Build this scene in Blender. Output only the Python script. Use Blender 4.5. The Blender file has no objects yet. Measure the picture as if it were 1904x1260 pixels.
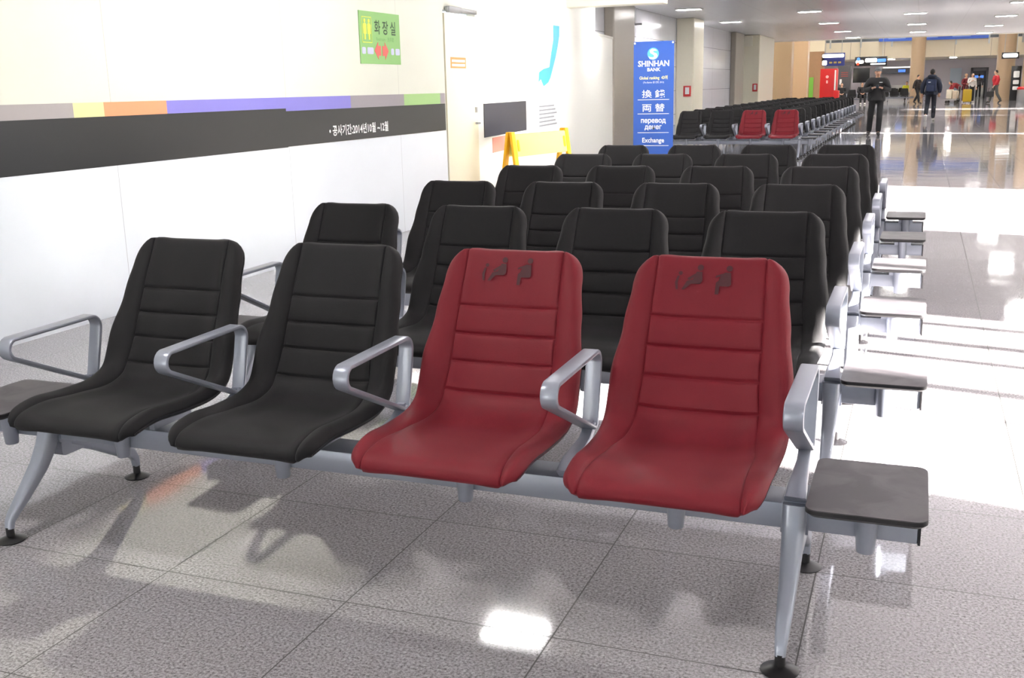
import bpy, bmesh, math, random
from mathutils import Vector, Matrix
PI = math.pi
random.seed(7)
scene = bpy.context.scene
COL = scene.collection

# ------------------------------------------------------------------ camera
FPX, PITCH, YAW, ROLL = 1948.0, 0.2336, 0.3702, -0.0226
cam_data = bpy.data.cameras.new('camera')
cam = bpy.data.objects.new('camera', cam_data)
COL.objects.link(cam)
F = Vector((-math.sin(YAW)*math.cos(PITCH), math.cos(YAW)*math.cos(PITCH), -math.sin(PITCH)))
R = F.cross(Vector((0, 0, 1))).normalized()
U = R.cross(F)
R2 = R*math.cos(ROLL)+U*math.sin(ROLL)
U2 = -R*math.sin(ROLL)+U*math.cos(ROLL)
m = Matrix(((R2.x, U2.x, -F.x, 2.6347), (R2.y, U2.y, -F.y, -2.796), (R2.z, U2.z, -F.z, 1.366), (0, 0, 0, 1)))
cam.matrix_world = m
cam_data.sensor_width = 36.0
cam_data.sensor_fit = 'HORIZONTAL'
cam_data.lens = 36.0*FPX/1904.0
cam_data.clip_start = 0.05
cam_data.clip_end = 400
scene.camera = cam

# ------------------------------------------------------------------ world, sun, exposure
scene.view_settings.view_transform = 'Standard'
scene.view_settings.look = 'None'
scene.view_settings.gamma = 1.0
scene.view_settings.exposure = -0.26
scene.view_settings.use_curve_mapping = False
scene.cycles.sample_clamp_indirect = 0.0
world = bpy.data.worlds.new('sky'); scene.world = world
world.use_nodes = True
bg = world.node_tree.nodes['Background']
bg.inputs[0].default_value = (0.80, 0.90, 1.0, 1)
bg.inputs[1].default_value = 2.3
SUN_AZ, SUN_EL = math.radians(12), math.radians(15)
sd = bpy.data.lights.new('sun', 'SUN'); sd.energy = 205.0; sd.angle = math.radians(0.9); sd.color = (1.0, 0.96, 0.9)
sun = bpy.data.objects.new('sun', sd); COL.objects.link(sun)
sdir = Vector((-math.cos(SUN_AZ)*math.cos(SUN_EL), math.sin(SUN_AZ)*math.cos(SUN_EL), -math.sin(SUN_EL)))
sun.rotation_euler = sdir.to_track_quat('-Z', 'Y').to_euler()
sun.location = (30, -5, 12)
LAMP = 130.0        # emission of the ceiling panels

# ------------------------------------------------------------------ materials
def srgb(r, g, b):
    f = lambda c: (c/255/12.92) if c/255 <= 0.04045 else ((c/255+0.055)/1.055)**2.4
    return (f(r), f(g), f(b), 1)
MATS = {}
def mat(name, col, rough=0.5, metal=0.0, spec=0.5, noise=0.06, nscale=30.0, bump=0.0, bscale=200.0, emis=None, estr=0.0, coat=0.0, sheen=0.0):
    if name in MATS: return MATS[name]
    M = bpy.data.materials.new(name); M.use_nodes = True
    nt = M.node_tree; b = nt.nodes['Principled BSDF']
    b.inputs['Roughness'].default_value = rough
    b.inputs['Metallic'].default_value = metal
    b.inputs['Specular IOR Level'].default_value = spec
    b.inputs['Coat Weight'].default_value = coat
    b.inputs['Sheen Weight'].default_value = sheen
    tc = nt.nodes.new('ShaderNodeTexCoord')
    n = nt.nodes.new('ShaderNodeTexNoise'); n.inputs['Scale'].default_value = nscale; n.inputs['Detail'].default_value = 4
    nt.links.new(tc.outputs['Object'], n.inputs['Vector'])
    mr = nt.nodes.new('ShaderNodeMapRange'); mr.inputs['To Min'].default_value = 1-noise; mr.inputs['To Max'].default_value = 1+noise
    nt.links.new(n.outputs['Fac'], mr.inputs['Value'])
    mx = nt.nodes.new('ShaderNodeMix'); mx.data_type = 'RGBA'; mx.blend_type = 'MULTIPLY'; mx.inputs['Factor'].default_value = 1
    mx.inputs[6].default_value = col
    nt.links.new(mr.outputs[0], mx.inputs[7])
    nt.links.new(mx.outputs[2], b.inputs['Base Color'])
    if bump:
        n2 = nt.nodes.new('ShaderNodeTexNoise'); n2.inputs['Scale'].default_value = bscale
        nt.links.new(tc.outputs['Object'], n2.inputs['Vector'])
        bp = nt.nodes.new('ShaderNodeBump'); bp.inputs['Strength'].default_value = bump; bp.inputs['Distance'].default_value = 0.002
        nt.links.new(n2.outputs['Fac'], bp.inputs['Height']); nt.links.new(bp.outputs[0], b.inputs['Normal'])
    if emis:
        b.inputs['Emission Color'].default_value = emis; b.inputs['Emission Strength'].default_value = estr
    MATS[name] = M
    return M

def floor_material():
    M = bpy.data.materials.new('polished_granite'); M.use_nodes = True
    nt = M.node_tree; N = nt.nodes; L = nt.links; b = N['Principled BSDF']
    tc = N.new('ShaderNodeTexCoord')
    sep = N.new('ShaderNodeSeparateXYZ'); L.new(tc.outputs['Object'], sep.inputs[0])
    def math_(op, a, b_=None, c=None):
        q = N.new('ShaderNodeMath'); q.operation = op
        for i, v in enumerate((a, b_, c)):
            if v is None: continue
            if isinstance(v, (int, float)): q.inputs[i].default_value = v
            else: L.new(v, q.inputs[i])
        return q.outputs[0]
    def joint(out, off, size):
        a = math_('DIVIDE', math_('SUBTRACT', out, off), size)
        fl = math_('FLOOR', a)
        fr = math_('SUBTRACT', a, fl)
        d = math_('MULTIPLY', math_('MINIMUM', fr, math_('SUBTRACT', 1.0, fr)), size)
        return d, fl
    dx, ix = joint(sep.outputs['X'], 0.033, 0.6)
    dy, iy = joint(sep.outputs['Y'], 0.093, 0.59)
    d = math_('MINIMUM', dx, dy)
    line = math_('LESS_THAN', d, 0.0021)
    # speckles
    v1 = N.new('ShaderNodeTexNoise'); v1.inputs['Scale'].default_value = 125; v1.inputs['Detail'].default_value = 5; v1.inputs['Roughness'].default_value = 0.75
    L.new(tc.outputs['Object'], v1.inputs['Vector'])
    r1 = N.new('ShaderNodeValToRGB'); L.new(v1.outputs['Fac'], r1.inputs[0])
    e = r1.color_ramp.elements
    e[0].position = 0.34; e[0].color = srgb(78, 73, 75)
    e[1].position = 0.50; e[1].color = srgb(152, 148, 151)
    x = r1.color_ramp.elements.new(0.66); x.color = srgb(188, 184, 187)
    v2 = N.new('ShaderNodeTexVoronoi'); v2.inputs['Scale'].default_value = 95
    L.new(tc.outputs['Object'], v2.inputs['Vector'])
    mixv = N.new('ShaderNodeMix'); mixv.data_type = 'RGBA'; mixv.blend_type = 'MIX'
    f2 = math_('MULTIPLY', math_('LESS_THAN', v2.outputs['Distance'], 0.26), 0.35)
    L.new(f2, mixv.inputs[0]); L.new(r1.outputs[0], mixv.inputs[6]); mixv.inputs[7].default_value = srgb(122, 112, 112)
    # tile to tile tone
    wn = N.new('ShaderNodeTexWhiteNoise'); wn.noise_dimensions = '2D'
    cmb = N.new('ShaderNodeCombineXYZ'); L.new(ix, cmb.inputs[0]); L.new(iy, cmb.inputs[1]); L.new(cmb.outputs[0], wn.inputs['Vector'])
    tone = math_('MULTIPLY_ADD', wn.outputs['Value'], 0.08, 0.96)
    mt = N.new('ShaderNodeMix'); mt.data_type = 'RGBA'; mt.blend_type = 'MULTIPLY'; mt.inputs[0].default_value = 1
    L.new(mixv.outputs[2], mt.inputs[6]); L.new(tone, mt.inputs[7])
    ml = N.new('ShaderNodeMix'); ml.data_type = 'RGBA'
    L.new(line, ml.inputs[0]); L.new(mt.outputs[2], ml.inputs[6]); ml.inputs[7].default_value = srgb(46, 43, 41)
    L.new(ml.outputs[2], b.inputs['Base Color'])
    v3 = N.new('ShaderNodeTexNoise'); v3.inputs['Scale'].default_value = 2.5; L.new(tc.outputs['Object'], v3.inputs['Vector'])
    rr = math_('MULTIPLY_ADD', v3.outputs['Fac'], 0.04, 0.035)
    rr = math_('MULTIPLY_ADD', line, 0.5, rr)
    L.new(rr, b.inputs['Roughness'])
    b.inputs['Specular IOR Level'].default_value = 0.75
    nb = N.new('ShaderNodeTexNoise'); nb.inputs['Scale'].default_value = 2.3; nb.inputs['Detail'].default_value = 1; L.new(tc.outputs['Object'], nb.inputs['Vector'])
    bp = N.new('ShaderNodeBump'); bp.inputs['Strength'].default_value = 0.06; bp.inputs['Distance'].default_value = 0.02
    L.new(nb.outputs['Fac'], bp.inputs['Height']); L.new(bp.outputs[0], b.inputs['Normal'])
    return M

def panel_material(name, col, px, py, axis=('Y', 'Z'), rough=0.3, line=0.004, linecol=(0.25, 0.25, 0.25, 1), spec=0.5, metal=0.0, off=(0, 0)):
    """flat panels with thin joints on a regular grid in object space"""
    M = bpy.data.materials.new(name); M.use_nodes = True
    nt = M.node_tree; N = nt.nodes; L = nt.links; b = N['Principled BSDF']
    tc = N.new('ShaderNodeTexCoord'); sep = N.new('ShaderNodeSeparateXYZ'); L.new(tc.outputs['Object'], sep.inputs[0])
    outs = []
    for a, s, o in zip(axis, (px, py), off):
        if not s: continue
        q = N.new('ShaderNodeMath'); q.operation = 'SUBTRACT'; L.new(sep.outputs[a], q.inputs[0]); q.inputs[1].default_value = o
        p = N.new('ShaderNodeMath'); p.operation = 'PINGPONG'; L.new(q.outputs[0], p.inputs[0]); p.inputs[1].default_value = s/2
        c = N.new('ShaderNodeMath'); c.operation = 'LESS_THAN'; L.new(p.outputs[0], c.inputs[0]); c.inputs[1].default_value = line/2
        outs.append(c.outputs[0])
    f = outs[0]
    if len(outs) > 1:
        q = N.new('ShaderNodeMath'); q.operation = 'MAXIMUM'; L.new(outs[0], q.inputs[0]); L.new(outs[1], q.inputs[1]); f = q.outputs[0]
    n = N.new('ShaderNodeTexNoise'); n.inputs['Scale'].default_value = 3; L.new(tc.outputs['Object'], n.inputs['Vector'])
    mr = N.new('ShaderNodeMapRange'); mr.inputs['To Min'].default_value = 0.97; mr.inputs['To Max'].default_value = 1.03; L.new(n.outputs['Fac'], mr.inputs['Value'])
    mm = N.new('ShaderNodeMix'); mm.data_type = 'RGBA'; mm.blend_type = 'MULTIPLY'; mm.inputs[0].default_value = 1; mm.inputs[6].default_value = col; L.new(mr.outputs[0], mm.inputs[7])
    mx = N.new('ShaderNodeMix'); mx.data_type = 'RGBA'; L.new(f, mx.inputs[0]); L.new(mm.outputs[2], mx.inputs[6]); mx.inputs[7].default_value = linecol
    L.new(mx.outputs[2], b.inputs['Base Color'])
    b.inputs['Roughness'].default_value = rough; b.inputs['Specular IOR Level'].default_value = spec; b.inputs['Metallic'].default_value = metal
    return M

def table_material():
    M = bpy.data.materials.new('laminate_top'); M.use_nodes = True
    nt = M.node_tree; N = nt.nodes; L = nt.links; b = N['Principled BSDF']
    tc = N.new('ShaderNodeTexCoord')
    g = N.new('ShaderNodeNewGeometry'); oi = N.new('ShaderNodeObjectInfo')
    n = N.new('ShaderNodeTexNoise'); n.inputs['Scale'].default_value = 9; n.inputs['Detail'].default_value = 5; n.inputs['Distortion'].default_value = 0.6
    ad = N.new('ShaderNodeVectorMath'); ad.operation = 'ADD'; L.new(g.outputs['Position'], ad.inputs[0]); ad.inputs[1].default_value = (3.1, 0.4, 0)
    L.new(ad.outputs[0], n.inputs['Vector'])
    r = N.new('ShaderNodeValToRGB'); L.new(n.outputs['Fac'], r.inputs[0])
    e = r.color_ramp.elements
    e[0].position = 0.40; e[0].color = srgb(66, 62, 66); e[1].position = 0.58; e[1].color = srgb(84, 80, 83)
    L.new(r.outputs[0], b.inputs['Base Color'])
    n2 = N.new('ShaderNodeTexNoise'); n2.inputs['Scale'].default_value = 400; L.new(tc.outputs['Object'], n2.inputs['Vector'])
    bp = N.new('ShaderNodeBump'); bp.inputs['Strength'].default_value = 0.2; bp.inputs['Distance'].default_value = 0.001
    L.new(n2.outputs['Fac'], bp.inputs['Height']); L.new(bp.outputs[0], b.inputs['Normal'])
    b.inputs['Roughness'].default_value = 0.5; b.inputs['Specular IOR Level'].default_value = 0.3
    return M

M_FLOOR = floor_material()
M_HOARD = panel_material('hoarding_sheet', srgb(206, 208, 196), 2.0, 0, rough=0.35, line=0.006, linecol=srgb(178, 178, 170), off=(0.63, 0))
M_HOARD_LOW = panel_material('hoarding_sheet_white', srgb(222, 228, 235), 2.0, 0, rough=0.25, line=0.005, linecol=srgb(180, 184, 190), off=(0.63, 0))
M_CREAM = mat('cream_paint', srgb(232, 228, 212), 0.45, noise=0.02)
M_CEIL = panel_material('ceiling_panel', srgb(214, 214, 218), 0.3, 1.2, axis=('Y', 'X'), rough=0.3, line=0.005, linecol=srgb(150, 150, 152), spec=0.8)
M_GREYPANEL = panel_material('grey_wall_panel', srgb(226, 228, 236), 2.4, 0.62, rough=0.16, line=0.01, linecol=srgb(130, 132, 138), spec=0.9)
M_PILLAR = mat('pillar_cream_sunlit', srgb(238, 232, 212), 0.3, noise=0.03, spec=0.6)  # cream made lighter, putting the pillars' sunlit glow into the colour
M_PILLAR2 = mat('pillar_tan', srgb(176, 150, 122), 0.28, noise=0.05, spec=0.6)
M_PILLAR3 = mat('pillar_grey', srgb(160, 152, 142), 0.3, noise=0.04, spec=0.6)
M_METAL = mat('silver_paint', srgb(150, 154, 166), 0.34, metal=0.35, noise=0.03, nscale=60)
M_STEEL = mat('brushed_steel', srgb(170, 172, 175), 0.3, metal=0.9, noise=0.04)
M_BLACKP = mat('black_plastic', srgb(22, 20, 22), 0.35, noise=0.1)
M_FAB = mat('black_upholstery', srgb(21, 19, 21), 0.65, spec=0.25, noise=0.12, nscale=90, bump=0.35, bscale=700, sheen=0.05)
M_RED = mat('burgundy_upholstery', srgb(114, 17, 31), 0.55, spec=0.28, noise=0.05, nscale=40, bump=0.3, bscale=600, sheen=0.04)
M_PICT = mat('faded_print', srgb(66, 12, 22), 0.6, noise=0.15, nscale=120)
M_TABLE = table_material()
M_BAND = mat('charcoal_vinyl', srgb(42, 43, 45), 0.3, noise=0.05, nscale=3)
M_WHITE = mat('white_print', srgb(240, 240, 240), 0.5, noise=0.0)

# ------------------------------------------------------------------ mesh helpers
class MB:
    def __init__(s): s.v = []; s.f = []; s.m = []; s.sm = []
    def add(s, vs, fs, mi=0):
        o = len(s.v); s.v += [tuple(v) for v in vs]
        for f in fs: s.f.append([i+o for i in f]); s.m.append(mi)
        return s
    def box(s, x0, x1, y0, y1, z0, z1, mi=0):
        return s.add([(x0,y0,z0),(x1,y0,z0),(x1,y1,z0),(x0,y1,z0),(x0,y0,z1),(x1,y0,z1),(x1,y1,z1),(x0,y1,z1)],
              [(0,3,2,1),(4,5,6,7),(0,1,5,4),(1,2,6,5),(2,3,7,6),(3,0,4,7)], mi)
    def tube(s, pts, rad, n=12, mi=0, cap=True, up=(1, 0, 0), squash=1.0):
        """round sweep; rad is a number or a list, squash scales across 'up'"""
        P = [Vector(p) for p in pts]; k = len(P)
        rr = rad if isinstance(rad, (list, tuple)) else [rad]*k
        vs = []; fs = []
        for i, p in enumerate(P):
            t = (P[min(i+1, k-1)]-P[max(i-1, 0)]).normalized()
            a = Vector(up); a = a-t*a.dot(t)
            if a.length < 1e-4: a = t.orthogonal()
            a.normalize(); b = t.cross(a)
            for j in range(n):
                an = 2*PI*j/n
                vs.append(p+a*math.cos(an)*rr[i]+b*math.sin(an)*rr[i]*squash)
        for i in range(k-1):
            for j in range(n):
                fs.append((i*n+j, i*n+(j+1) % n, (i+1)*n+(j+1) % n, (i+1)*n+j))
        if cap: fs.append(tuple(range(n-1, -1, -1))); fs.append(tuple((k-1)*n+j for j in range(n)))
        return s.add(vs, fs, mi)
    def sweep(s, path, sec, up=(1, 0, 0), closed=False, mi=0):
        """path points with section list [(a,b)] (a along 'up', b along the in-plane normal)"""
        P = [Vector(p) for p in path]; k = len(P); n = len(sec); vs = []; fs = []
        for i, p in enumerate(P):
            q0 = P[(i-1) % k] if (closed or i) else P[i]; q1 = P[(i+1) % k] if (closed or i < k-1) else P[i]
            t = (q1-q0).normalized(); a = Vector(up); b = t.cross(a).normalized()
            S = sec[i] if isinstance(sec[0][0], (tuple, list)) else sec
            n = len(S)
            for (u, w) in S: vs.append(p+a*u+b*w)
        rng = k if closed else k-1
        for i in range(rng):
            i2 = (i+1) % k
            for j in range(n):
                fs.append((i*n+j, i*n+(j+1) % n, i2*n+(j+1) % n, i2*n+j))
        if not closed: fs.append(tuple(range(n-1, -1, -1))); fs.append(tuple((k-1)*n+j for j in range(n)))
        return s.add(vs, fs, mi)
    def lathe(s, prof, c=(0, 0, 0), n=24, mi=0):
        vs = []; fs = []; k = len(prof)
        for (r, z) in prof:
            for j in range(n):
                a = 2*PI*j/n; vs.append((c[0]+r*math.cos(a), c[1]+r*math.sin(a), c[2]+z))
        for i in range(k-1):
            for j in range(n): fs.append((i*n+j, i*n+(j+1) % n, (i+1)*n+(j+1) % n, (i+1)*n+j))
        fs.append(tuple(range(n-1, -1, -1))); fs.append(tuple((k-1)*n+j for j in range(n)))
        return s.add(vs, fs, mi)
    def prism(s, poly, t, fr=None, mi=0):
        """poly in 2D extruded by t; fr maps (u,v,w)->3D"""
        fr = fr or (lambda u, v, w: (u, v, w)); n = len(poly)
        vs = [fr(u, v, 0) for u, v in poly]+[fr(u, v, t) for u, v in poly]
        fs = [tuple(range(n-1, -1, -1)), tuple(range(n, 2*n))]+[(i, (i+1) % n, n+(i+1) % n, n+i) for i in range(n)]
        return s.add(vs, fs, mi)
    def ball(s, c, r, n=12, mi=0):
        rx, ry, rz = r if isinstance(r, (tuple, list)) else (r, r, r)
        vs = []; fs = []; h = n//2
        vs.append((c[0], c[1], c[2]-rz))
        for i in range(1, h):
            a = -PI/2+PI*i/h
            for j in range(n): vs.append((c[0]+rx*math.cos(a)*math.cos(2*PI*j/n), c[1]+ry*math.cos(a)*math.sin(2*PI*j/n), c[2]+rz*math.sin(a)))
        vs.append((c[0], c[1], c[2]+rz)); T = len(vs)-1
        for j in range(n): fs.append((0, 1+(j+1) % n, 1+j)); fs.append((T, 1+(h-2)*n+j, 1+(h-2)*n+(j+1) % n))
        for i in range(h-2):
            for j in range(n): a = 1+i*n+j; b = 1+i*n+(j+1) % n; fs.append((a, b, b+n, a+n))
        return s.add(vs, fs, mi)
    def build(s, name, mats, parent=None, bevel=0, smooth=True, fix=True, angle=35):
        me = bpy.data.meshes.new(name); me.from_pydata(s.v, [], s.f)
        if not isinstance(mats, (list, tuple)): mats = [mats]
        for q in mats: me.materials.append(q)
        for p, i in zip(me.polygons, s.m): p.material_index = i
        if fix or bevel:
            bm = bmesh.new(); bm.from_mesh(me)
            if fix: bmesh.ops.recalc_face_normals(bm, faces=bm.faces)
            if bevel:
                es = [e for e in bm.edges if len(e.link_faces) == 2 and e.calc_face_angle(0) > math.radians(40)]
                bmesh.ops.bevel(bm, geom=es, offset=bevel, segments=2, affect='EDGES', profile=0.5)
            bm.to_mesh(me); bm.free()
        if smooth:
            me.shade_smooth(); me.set_sharp_from_angle(angle=math.radians(angle))
        me.update()
        o = bpy.data.objects.new(name, me); COL.objects.link(o)
        if parent: o.parent = parent
        return o

def tag(o, label=None, cat=None, group=None, kind=None):
    if label: o['label'] = label
    if cat: o['category'] = cat
    if group: o['group'] = group
    if kind: o['kind'] = kind
    return o
def empty(name, loc=(0, 0, 0), rz=0, parent=None):
    o = bpy.data.objects.new(name, None); COL.objects.link(o); o.location = loc; o.rotation_euler = (0, 0, rz)
    o.empty_display_size = 0.1
    if parent: o.parent = parent
    return o
CHILD = {}
def copy_tree(o, parent=None):
    c = o.copy(); COL.objects.link(c); c.parent = parent
    for ch in list(o.children): copy_tree(ch, c)
    return c
def struct(name, mb, m_, **k):
    o = mb.build(name, m_, None, smooth=k.get('smooth', False), bevel=k.get('bevel', 0)); o['kind'] = 'structure'; return o

# frames for flat things: origin, reading direction, up, outward normal
def frame(org, xdir, nrm):
    o = Vector(org); x = Vector(xdir).normalized(); n = Vector(nrm).normalized(); z = n.cross(x).normalized()
    return lambda u, v, w: tuple(o+x*u+z*v+n*w)
def text(name, s, size, fr, u, v, m_, parent, align='LEFT', depth=0.001, bold=0.0, sx=1.0, lift=0.001):
    cu = bpy.data.curves.new(name, 'FONT'); cu.body = s; cu.size = size; cu.align_x = align; cu.extrude = 0; cu.offset = bold
    cu.resolution_u = 2
    to = bpy.data.objects.new(name, cu); COL.objects.link(to)
    dg = bpy.context.evaluated_depsgraph_get()
    me = bpy.data.meshes.new_from_object(to.evaluated_get(dg))
    bpy.data.objects.remove(to); bpy.data.curves.remove(cu)
    for vt in me.vertices: vt.co = Vector(fr(u+vt.co.x*sx, v+vt.co.y, lift))
    me.materials.clear(); me.materials.append(m_)
    o = bpy.data.objects.new(name, me); COL.objects.link(o)
    if parent: o.parent = parent
    return o
def rounded(x0, x1, y0, y1, r, n=5):
    out = []
    for cx, cy, a0 in ((x1-r, y1-r, 0), (x0+r, y1-r, 90), (x0+r, y0+r, 180), (x1-r, y0+r, 270)):
        for i in range(n+1):
            a = math.radians(a0+90*i/n); out.append((cx+r*math.cos(a), cy+r*math.sin(a)))
    return out
def circle(cx, cy, r, n=24, ry=None): return [(cx+r*math.cos(2*PI*i/n), cy+(ry or r)*math.sin(2*PI*i/n)) for i in range(n)]
def flat(name, poly, fr, m_, parent=None, t=0.002, lift=0.0):
    return MB().prism(poly, t, lambda u, v, w: fr(u, v, w+lift)).build(name, m_, parent, smooth=False)
def rect(x0, x1, y0, y1): return [(x0, y0), (x1, y0), (x1, y1), (x0, y1)]

# ================================================================== STRUCTURE
XL = -2.15; CEIL = 3.1; XR = 8.0
struct('floor', MB().box(-14, 18, -9, 100, -0.1, 0), M_FLOOR)
# ceiling of the waiting hall
struct('ceiling', MB().box(-3.7, XR+0.3, -9, 44.2, CEIL, CEIL+0.2), M_CEIL)
struct('trim_1', MB().box(-3.7, XR+0.3, 44.2, 44.4, CEIL-0.03, CEIL+2.4), mat('fascia_white', srgb(226, 222, 212), 0.4, noise=0.02))
# hoarding: cream above, white below (the printed band sits between)
w = MB().box(XL-0.1, XL, -9, 7.72, 0.953, CEIL, 0).box(XL-0.1, XL, -9, 7.72, 0.0, 0.953, 1)
struct('wall_left', w, [M_HOARD, M_HOARD_LOW])
struct('wall_left_over_door', MB().box(XL-0.1, XL, 7.72, 8.60, 2.2, CEIL), M_HOARD)
# angled hoarding beyond the door
A7 = math.radians(7)
ad = Vector((-math.sin(A7), math.cos(A7), 0)); an = Vector((math.cos(A7), math.sin(A7), 0))
FA = frame((XL, 8.60, 0), ad, an)
def fa_box(mb, u0, u1, v0, v1, w0, w1, mi=0):
    c = [FA(u, v, w_) for w_ in (w0, w1) for (u, v) in ((u0, v0), (u1, v0), (u1, v1), (u0, v1))]
    return mb.add(c, [(0,3,2,1),(4,5,6,7),(0,1,5,4),(1,2,6,5),(2,3,7,6),(3,0,4,7)], mi)
M_HOARD2 = mat('hoarding_white', srgb(238, 238, 232), 0.4, noise=0.015)
w = MB(); fa_box(w, 0, 8.0, 0, CEIL, -0.1, 0); fa_box(w, 8.0, 10.9, 0, 2.36, -0.1, 0)
struct('wall_angled', w, M_HOARD2)
w = MB(); fa_box(w, 7.98, 8.02, 2.2, CEIL, -0.02, 0.03); fa_box(w, 8.0, 10.92, 2.33, 2.37, -0.11, 0.01)
struct('trim_2', w, mat('hoarding_trim', srgb(214, 212, 204), 0.4))
struct('trim_3', MB().box(-3.5, -1.24, 14.0, 14.35, 2.63, CEIL), M_CREAM, bevel=0.01)
# building wall behind
XW = -3.6
struct('wall_building', MB().box(XW-0.2, XW, 14.0, 44.2, 0, CEIL), M_GREYPANEL)
for i, (x1, y0, y1, mm) in enumerate(((-3.38, 18.9, 20.6, M_PILLAR3), (-3.12, 25.85, 27.2, M_PILLAR), (-3.42, 34.5, 36.3, M_PILLAR3), (-3.0, 37.2, 41.2, M_PILLAR))):
    struct('trim_%d' % (4+i), MB().box(XW, x1, y0, y1, 0, CEIL), mm, bevel=0.03)
# right-hand window wall: openings with a solid header, mullions between the panes
MULL = mat('window_frame_grey', srgb(150, 152, 156), 0.4)
HEAD = 2.14
w = MB(); w.box(XR, XR+0.12, -9, 44.2, HEAD, CEIL)
ops = [(-0.29, 2.68), (6.54, 11.05), (26.0, 26.7), (41.5, 41.9)]
y = -9
for a, b in ops: w.box(XR, XR+0.12, y, a, 0, HEAD); y = b
w.box(XR, XR+0.12, y, 44.2, 0, HEAD)
struct('wall_right', w, M_CREAM)
w = MB()
for yc, ww in ((2.44, 0.10), (1.98, 0.11), (1.62, 0.09), (1.08, 0.12), (0.66, 0.05)): w.box(XR+0.02, XR+0.08, yc-ww/2, yc+ww/2, 0, HEAD)
for zz in (0.0, HEAD-0.05): w.box(XR+0.02, XR+0.08, -0.29, 2.68, zz, zz+0.05)
struct('window_1', w, MULL)
w = MB()
for yc in (6.56, 11.03): w.box(XR+0.02, XR+0.08, yc-0.02, yc+0.02, 0, HEAD)
w.box(XR+0.02, XR+0.08, 6.54, 11.05, 0, 0.04)
struct('window_2', w, MULL)
# behind the camera: end wall, unseen window opening added for soft front light
w = MB().box(-2.25, XR+0.12, -9.1, -9, 0, 0.9).box(-2.25, -1.2, -9.1, -9, 0.9, CEIL).box(7.0, XR+0.12, -9.1, -9, 0.9, CEIL).box(-1.2, 7.0, -9.1, -9, 2.8, CEIL)
struct('wall_back', w, M_CREAM)

# door in the hoarding
d = MB().box(XL-0.06, XL+0.012, 7.735, 8.585, 0.01, 2.17)
door = struct('door_1', d, mat('door_cream', srgb(230, 224, 200), 0.4, noise=0.02))
MB().box(XL+0.012, XL+0.045, 7.76, 8.56, 2.19, 2.235).box(XL+0.012, XL+0.06, 7.78, 8.1, 2.175, 2.24).build('door_rail', M_STEEL, door, bevel=0.004)
h = MB().tube([(XL+0.012, 8.52, 1.0), (XL+0.06, 8.52, 1.0), (XL+0.06, 8.42, 1.0)], 0.011, 10)
h.lathe([(0.025, 0), (0.025, 0.012)], (XL+0.01, 8.52, 0.994)); h.box(XL+0.012, XL+0.03, 8.50, 8.54, 1.12, 1.18)
h.build('door_handle', M_STEEL, door)
FL = frame((XL, 0, 0), (0, 1, 0), (1, 0, 0))
lb = flat('door_notice', rect(7.86, 8.27, 1.605, 1.72), FL, mat('orange_notice', srgb(240, 150, 90), 0.5), door, 0.003, 0.012)
for k in range(2): flat('notice_line', rect(7.89, 8.24, 1.625+0.045*k, 1.65+0.045*k), FL, M_WHITE, lb, 0.001, 0.0155)

# printed band along the hoarding
band = empty('printed_band', (XL, 0, 0)); tag(band, 'long charcoal printed band with coloured blocks running along the left white hoarding', 'wall band')
def on_wall(o, parent):  # parent with its own offset: keep world coordinates
    o.parent = parent; o.matrix_parent_inverse = Matrix.Translation(parent.location).inverted(); return o
on_wall(flat('dark_strip', rect(-9, 4.61, 0.95, 1.258), FL, M_BAND, None, 0.004, 0.001), band)
on_wall(flat('dark_strip', rect(4.61, 7.70, 0.955, 1.236), FL, M_BAND, None, 0.003, 0.001), band)
for a, b, c in ((-9, 2.30, (158, 152, 152)), (2.30, 2.56, (214, 206, 150)), (2.56, 3.16, (226, 146, 106)), (3.16, 5.67, (124, 118, 196)), (5.67, 6.73, (146, 140, 146)), (6.73, 7.58, (152, 190, 122)), (7.58, 7.70, (146, 140, 146))):
    on_wall(flat('color_block', rect(a, b, 1.236, 1.345), FL, mat('print_%d_%d_%d' % c, srgb(*c), 0.35, noise=0.02), None, 0.0025, 0.0005), band)
on_wall(text('lettering', '• 공사기간:2014년10월 ~12월', 0.098, FL, 5.26, 1.015, M_WHITE, None, bold=0.0022, sx=0.93, lift=0.006), band)

# washroom sign
sg = flat('restroom_sign', rect(5.89, 6.69, 1.625, 2.09), FL, mat('sign_green', srgb(132, 180, 108), 0.4, noise=0.02), None, 0.006, 0.001)
tag(sg, 'green washroom sign with dark Korean lettering and two red arrows, high on the left hoarding', 'sign')
GD = mat('sign_dark_green', srgb(40, 70, 40), 0.5)
text('lettering', '화 장 실', 0.135, FL, 6.17, 1.905, GD, sg, bold=0.002, sx=0.98, lift=0.009)
text('lettering', 'Restroom · 洗手間', 0.045, FL, 6.20, 1.835, mat('sign_mid_green', srgb(96, 150, 84), 0.5), sg, lift=0.009)
YL = mat('sign_yellow', srgb(226, 226, 80), 0.5)
ic = MB()
for cx in (5.99, 6.07):
    ic.prism(circle(cx, 2.005, 0.017), 0.002, lambda u, v, w_: FL(u, v, w_+0.007)); ic.prism([(cx-0.03, 1.97), (cx-0.028, 1.89), (cx-0.012, 1.89), (cx-0.012, 1.84), (cx+0.012, 1.84), (cx+0.012, 1.89), (cx+0.028, 1.89), (cx+0.03, 1.97), (cx+0.015, 1.985), (cx-0.015, 1.985)], 0.002, lambda u, v, w_: FL(u, v, w_+0.007))
for a, b, c, e_ in ((5.94, 6.12, 2.035, 2.041), (5.94, 6.12, 1.812, 1.818), (5.94, 5.945, 1.815, 2.04), (6.115, 6.12, 1.815, 2.04)):
    ic.prism(rect(a, b, c, e_), 0.002, lambda u, v, w_: FL(u, v, w_+0.007))
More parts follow.
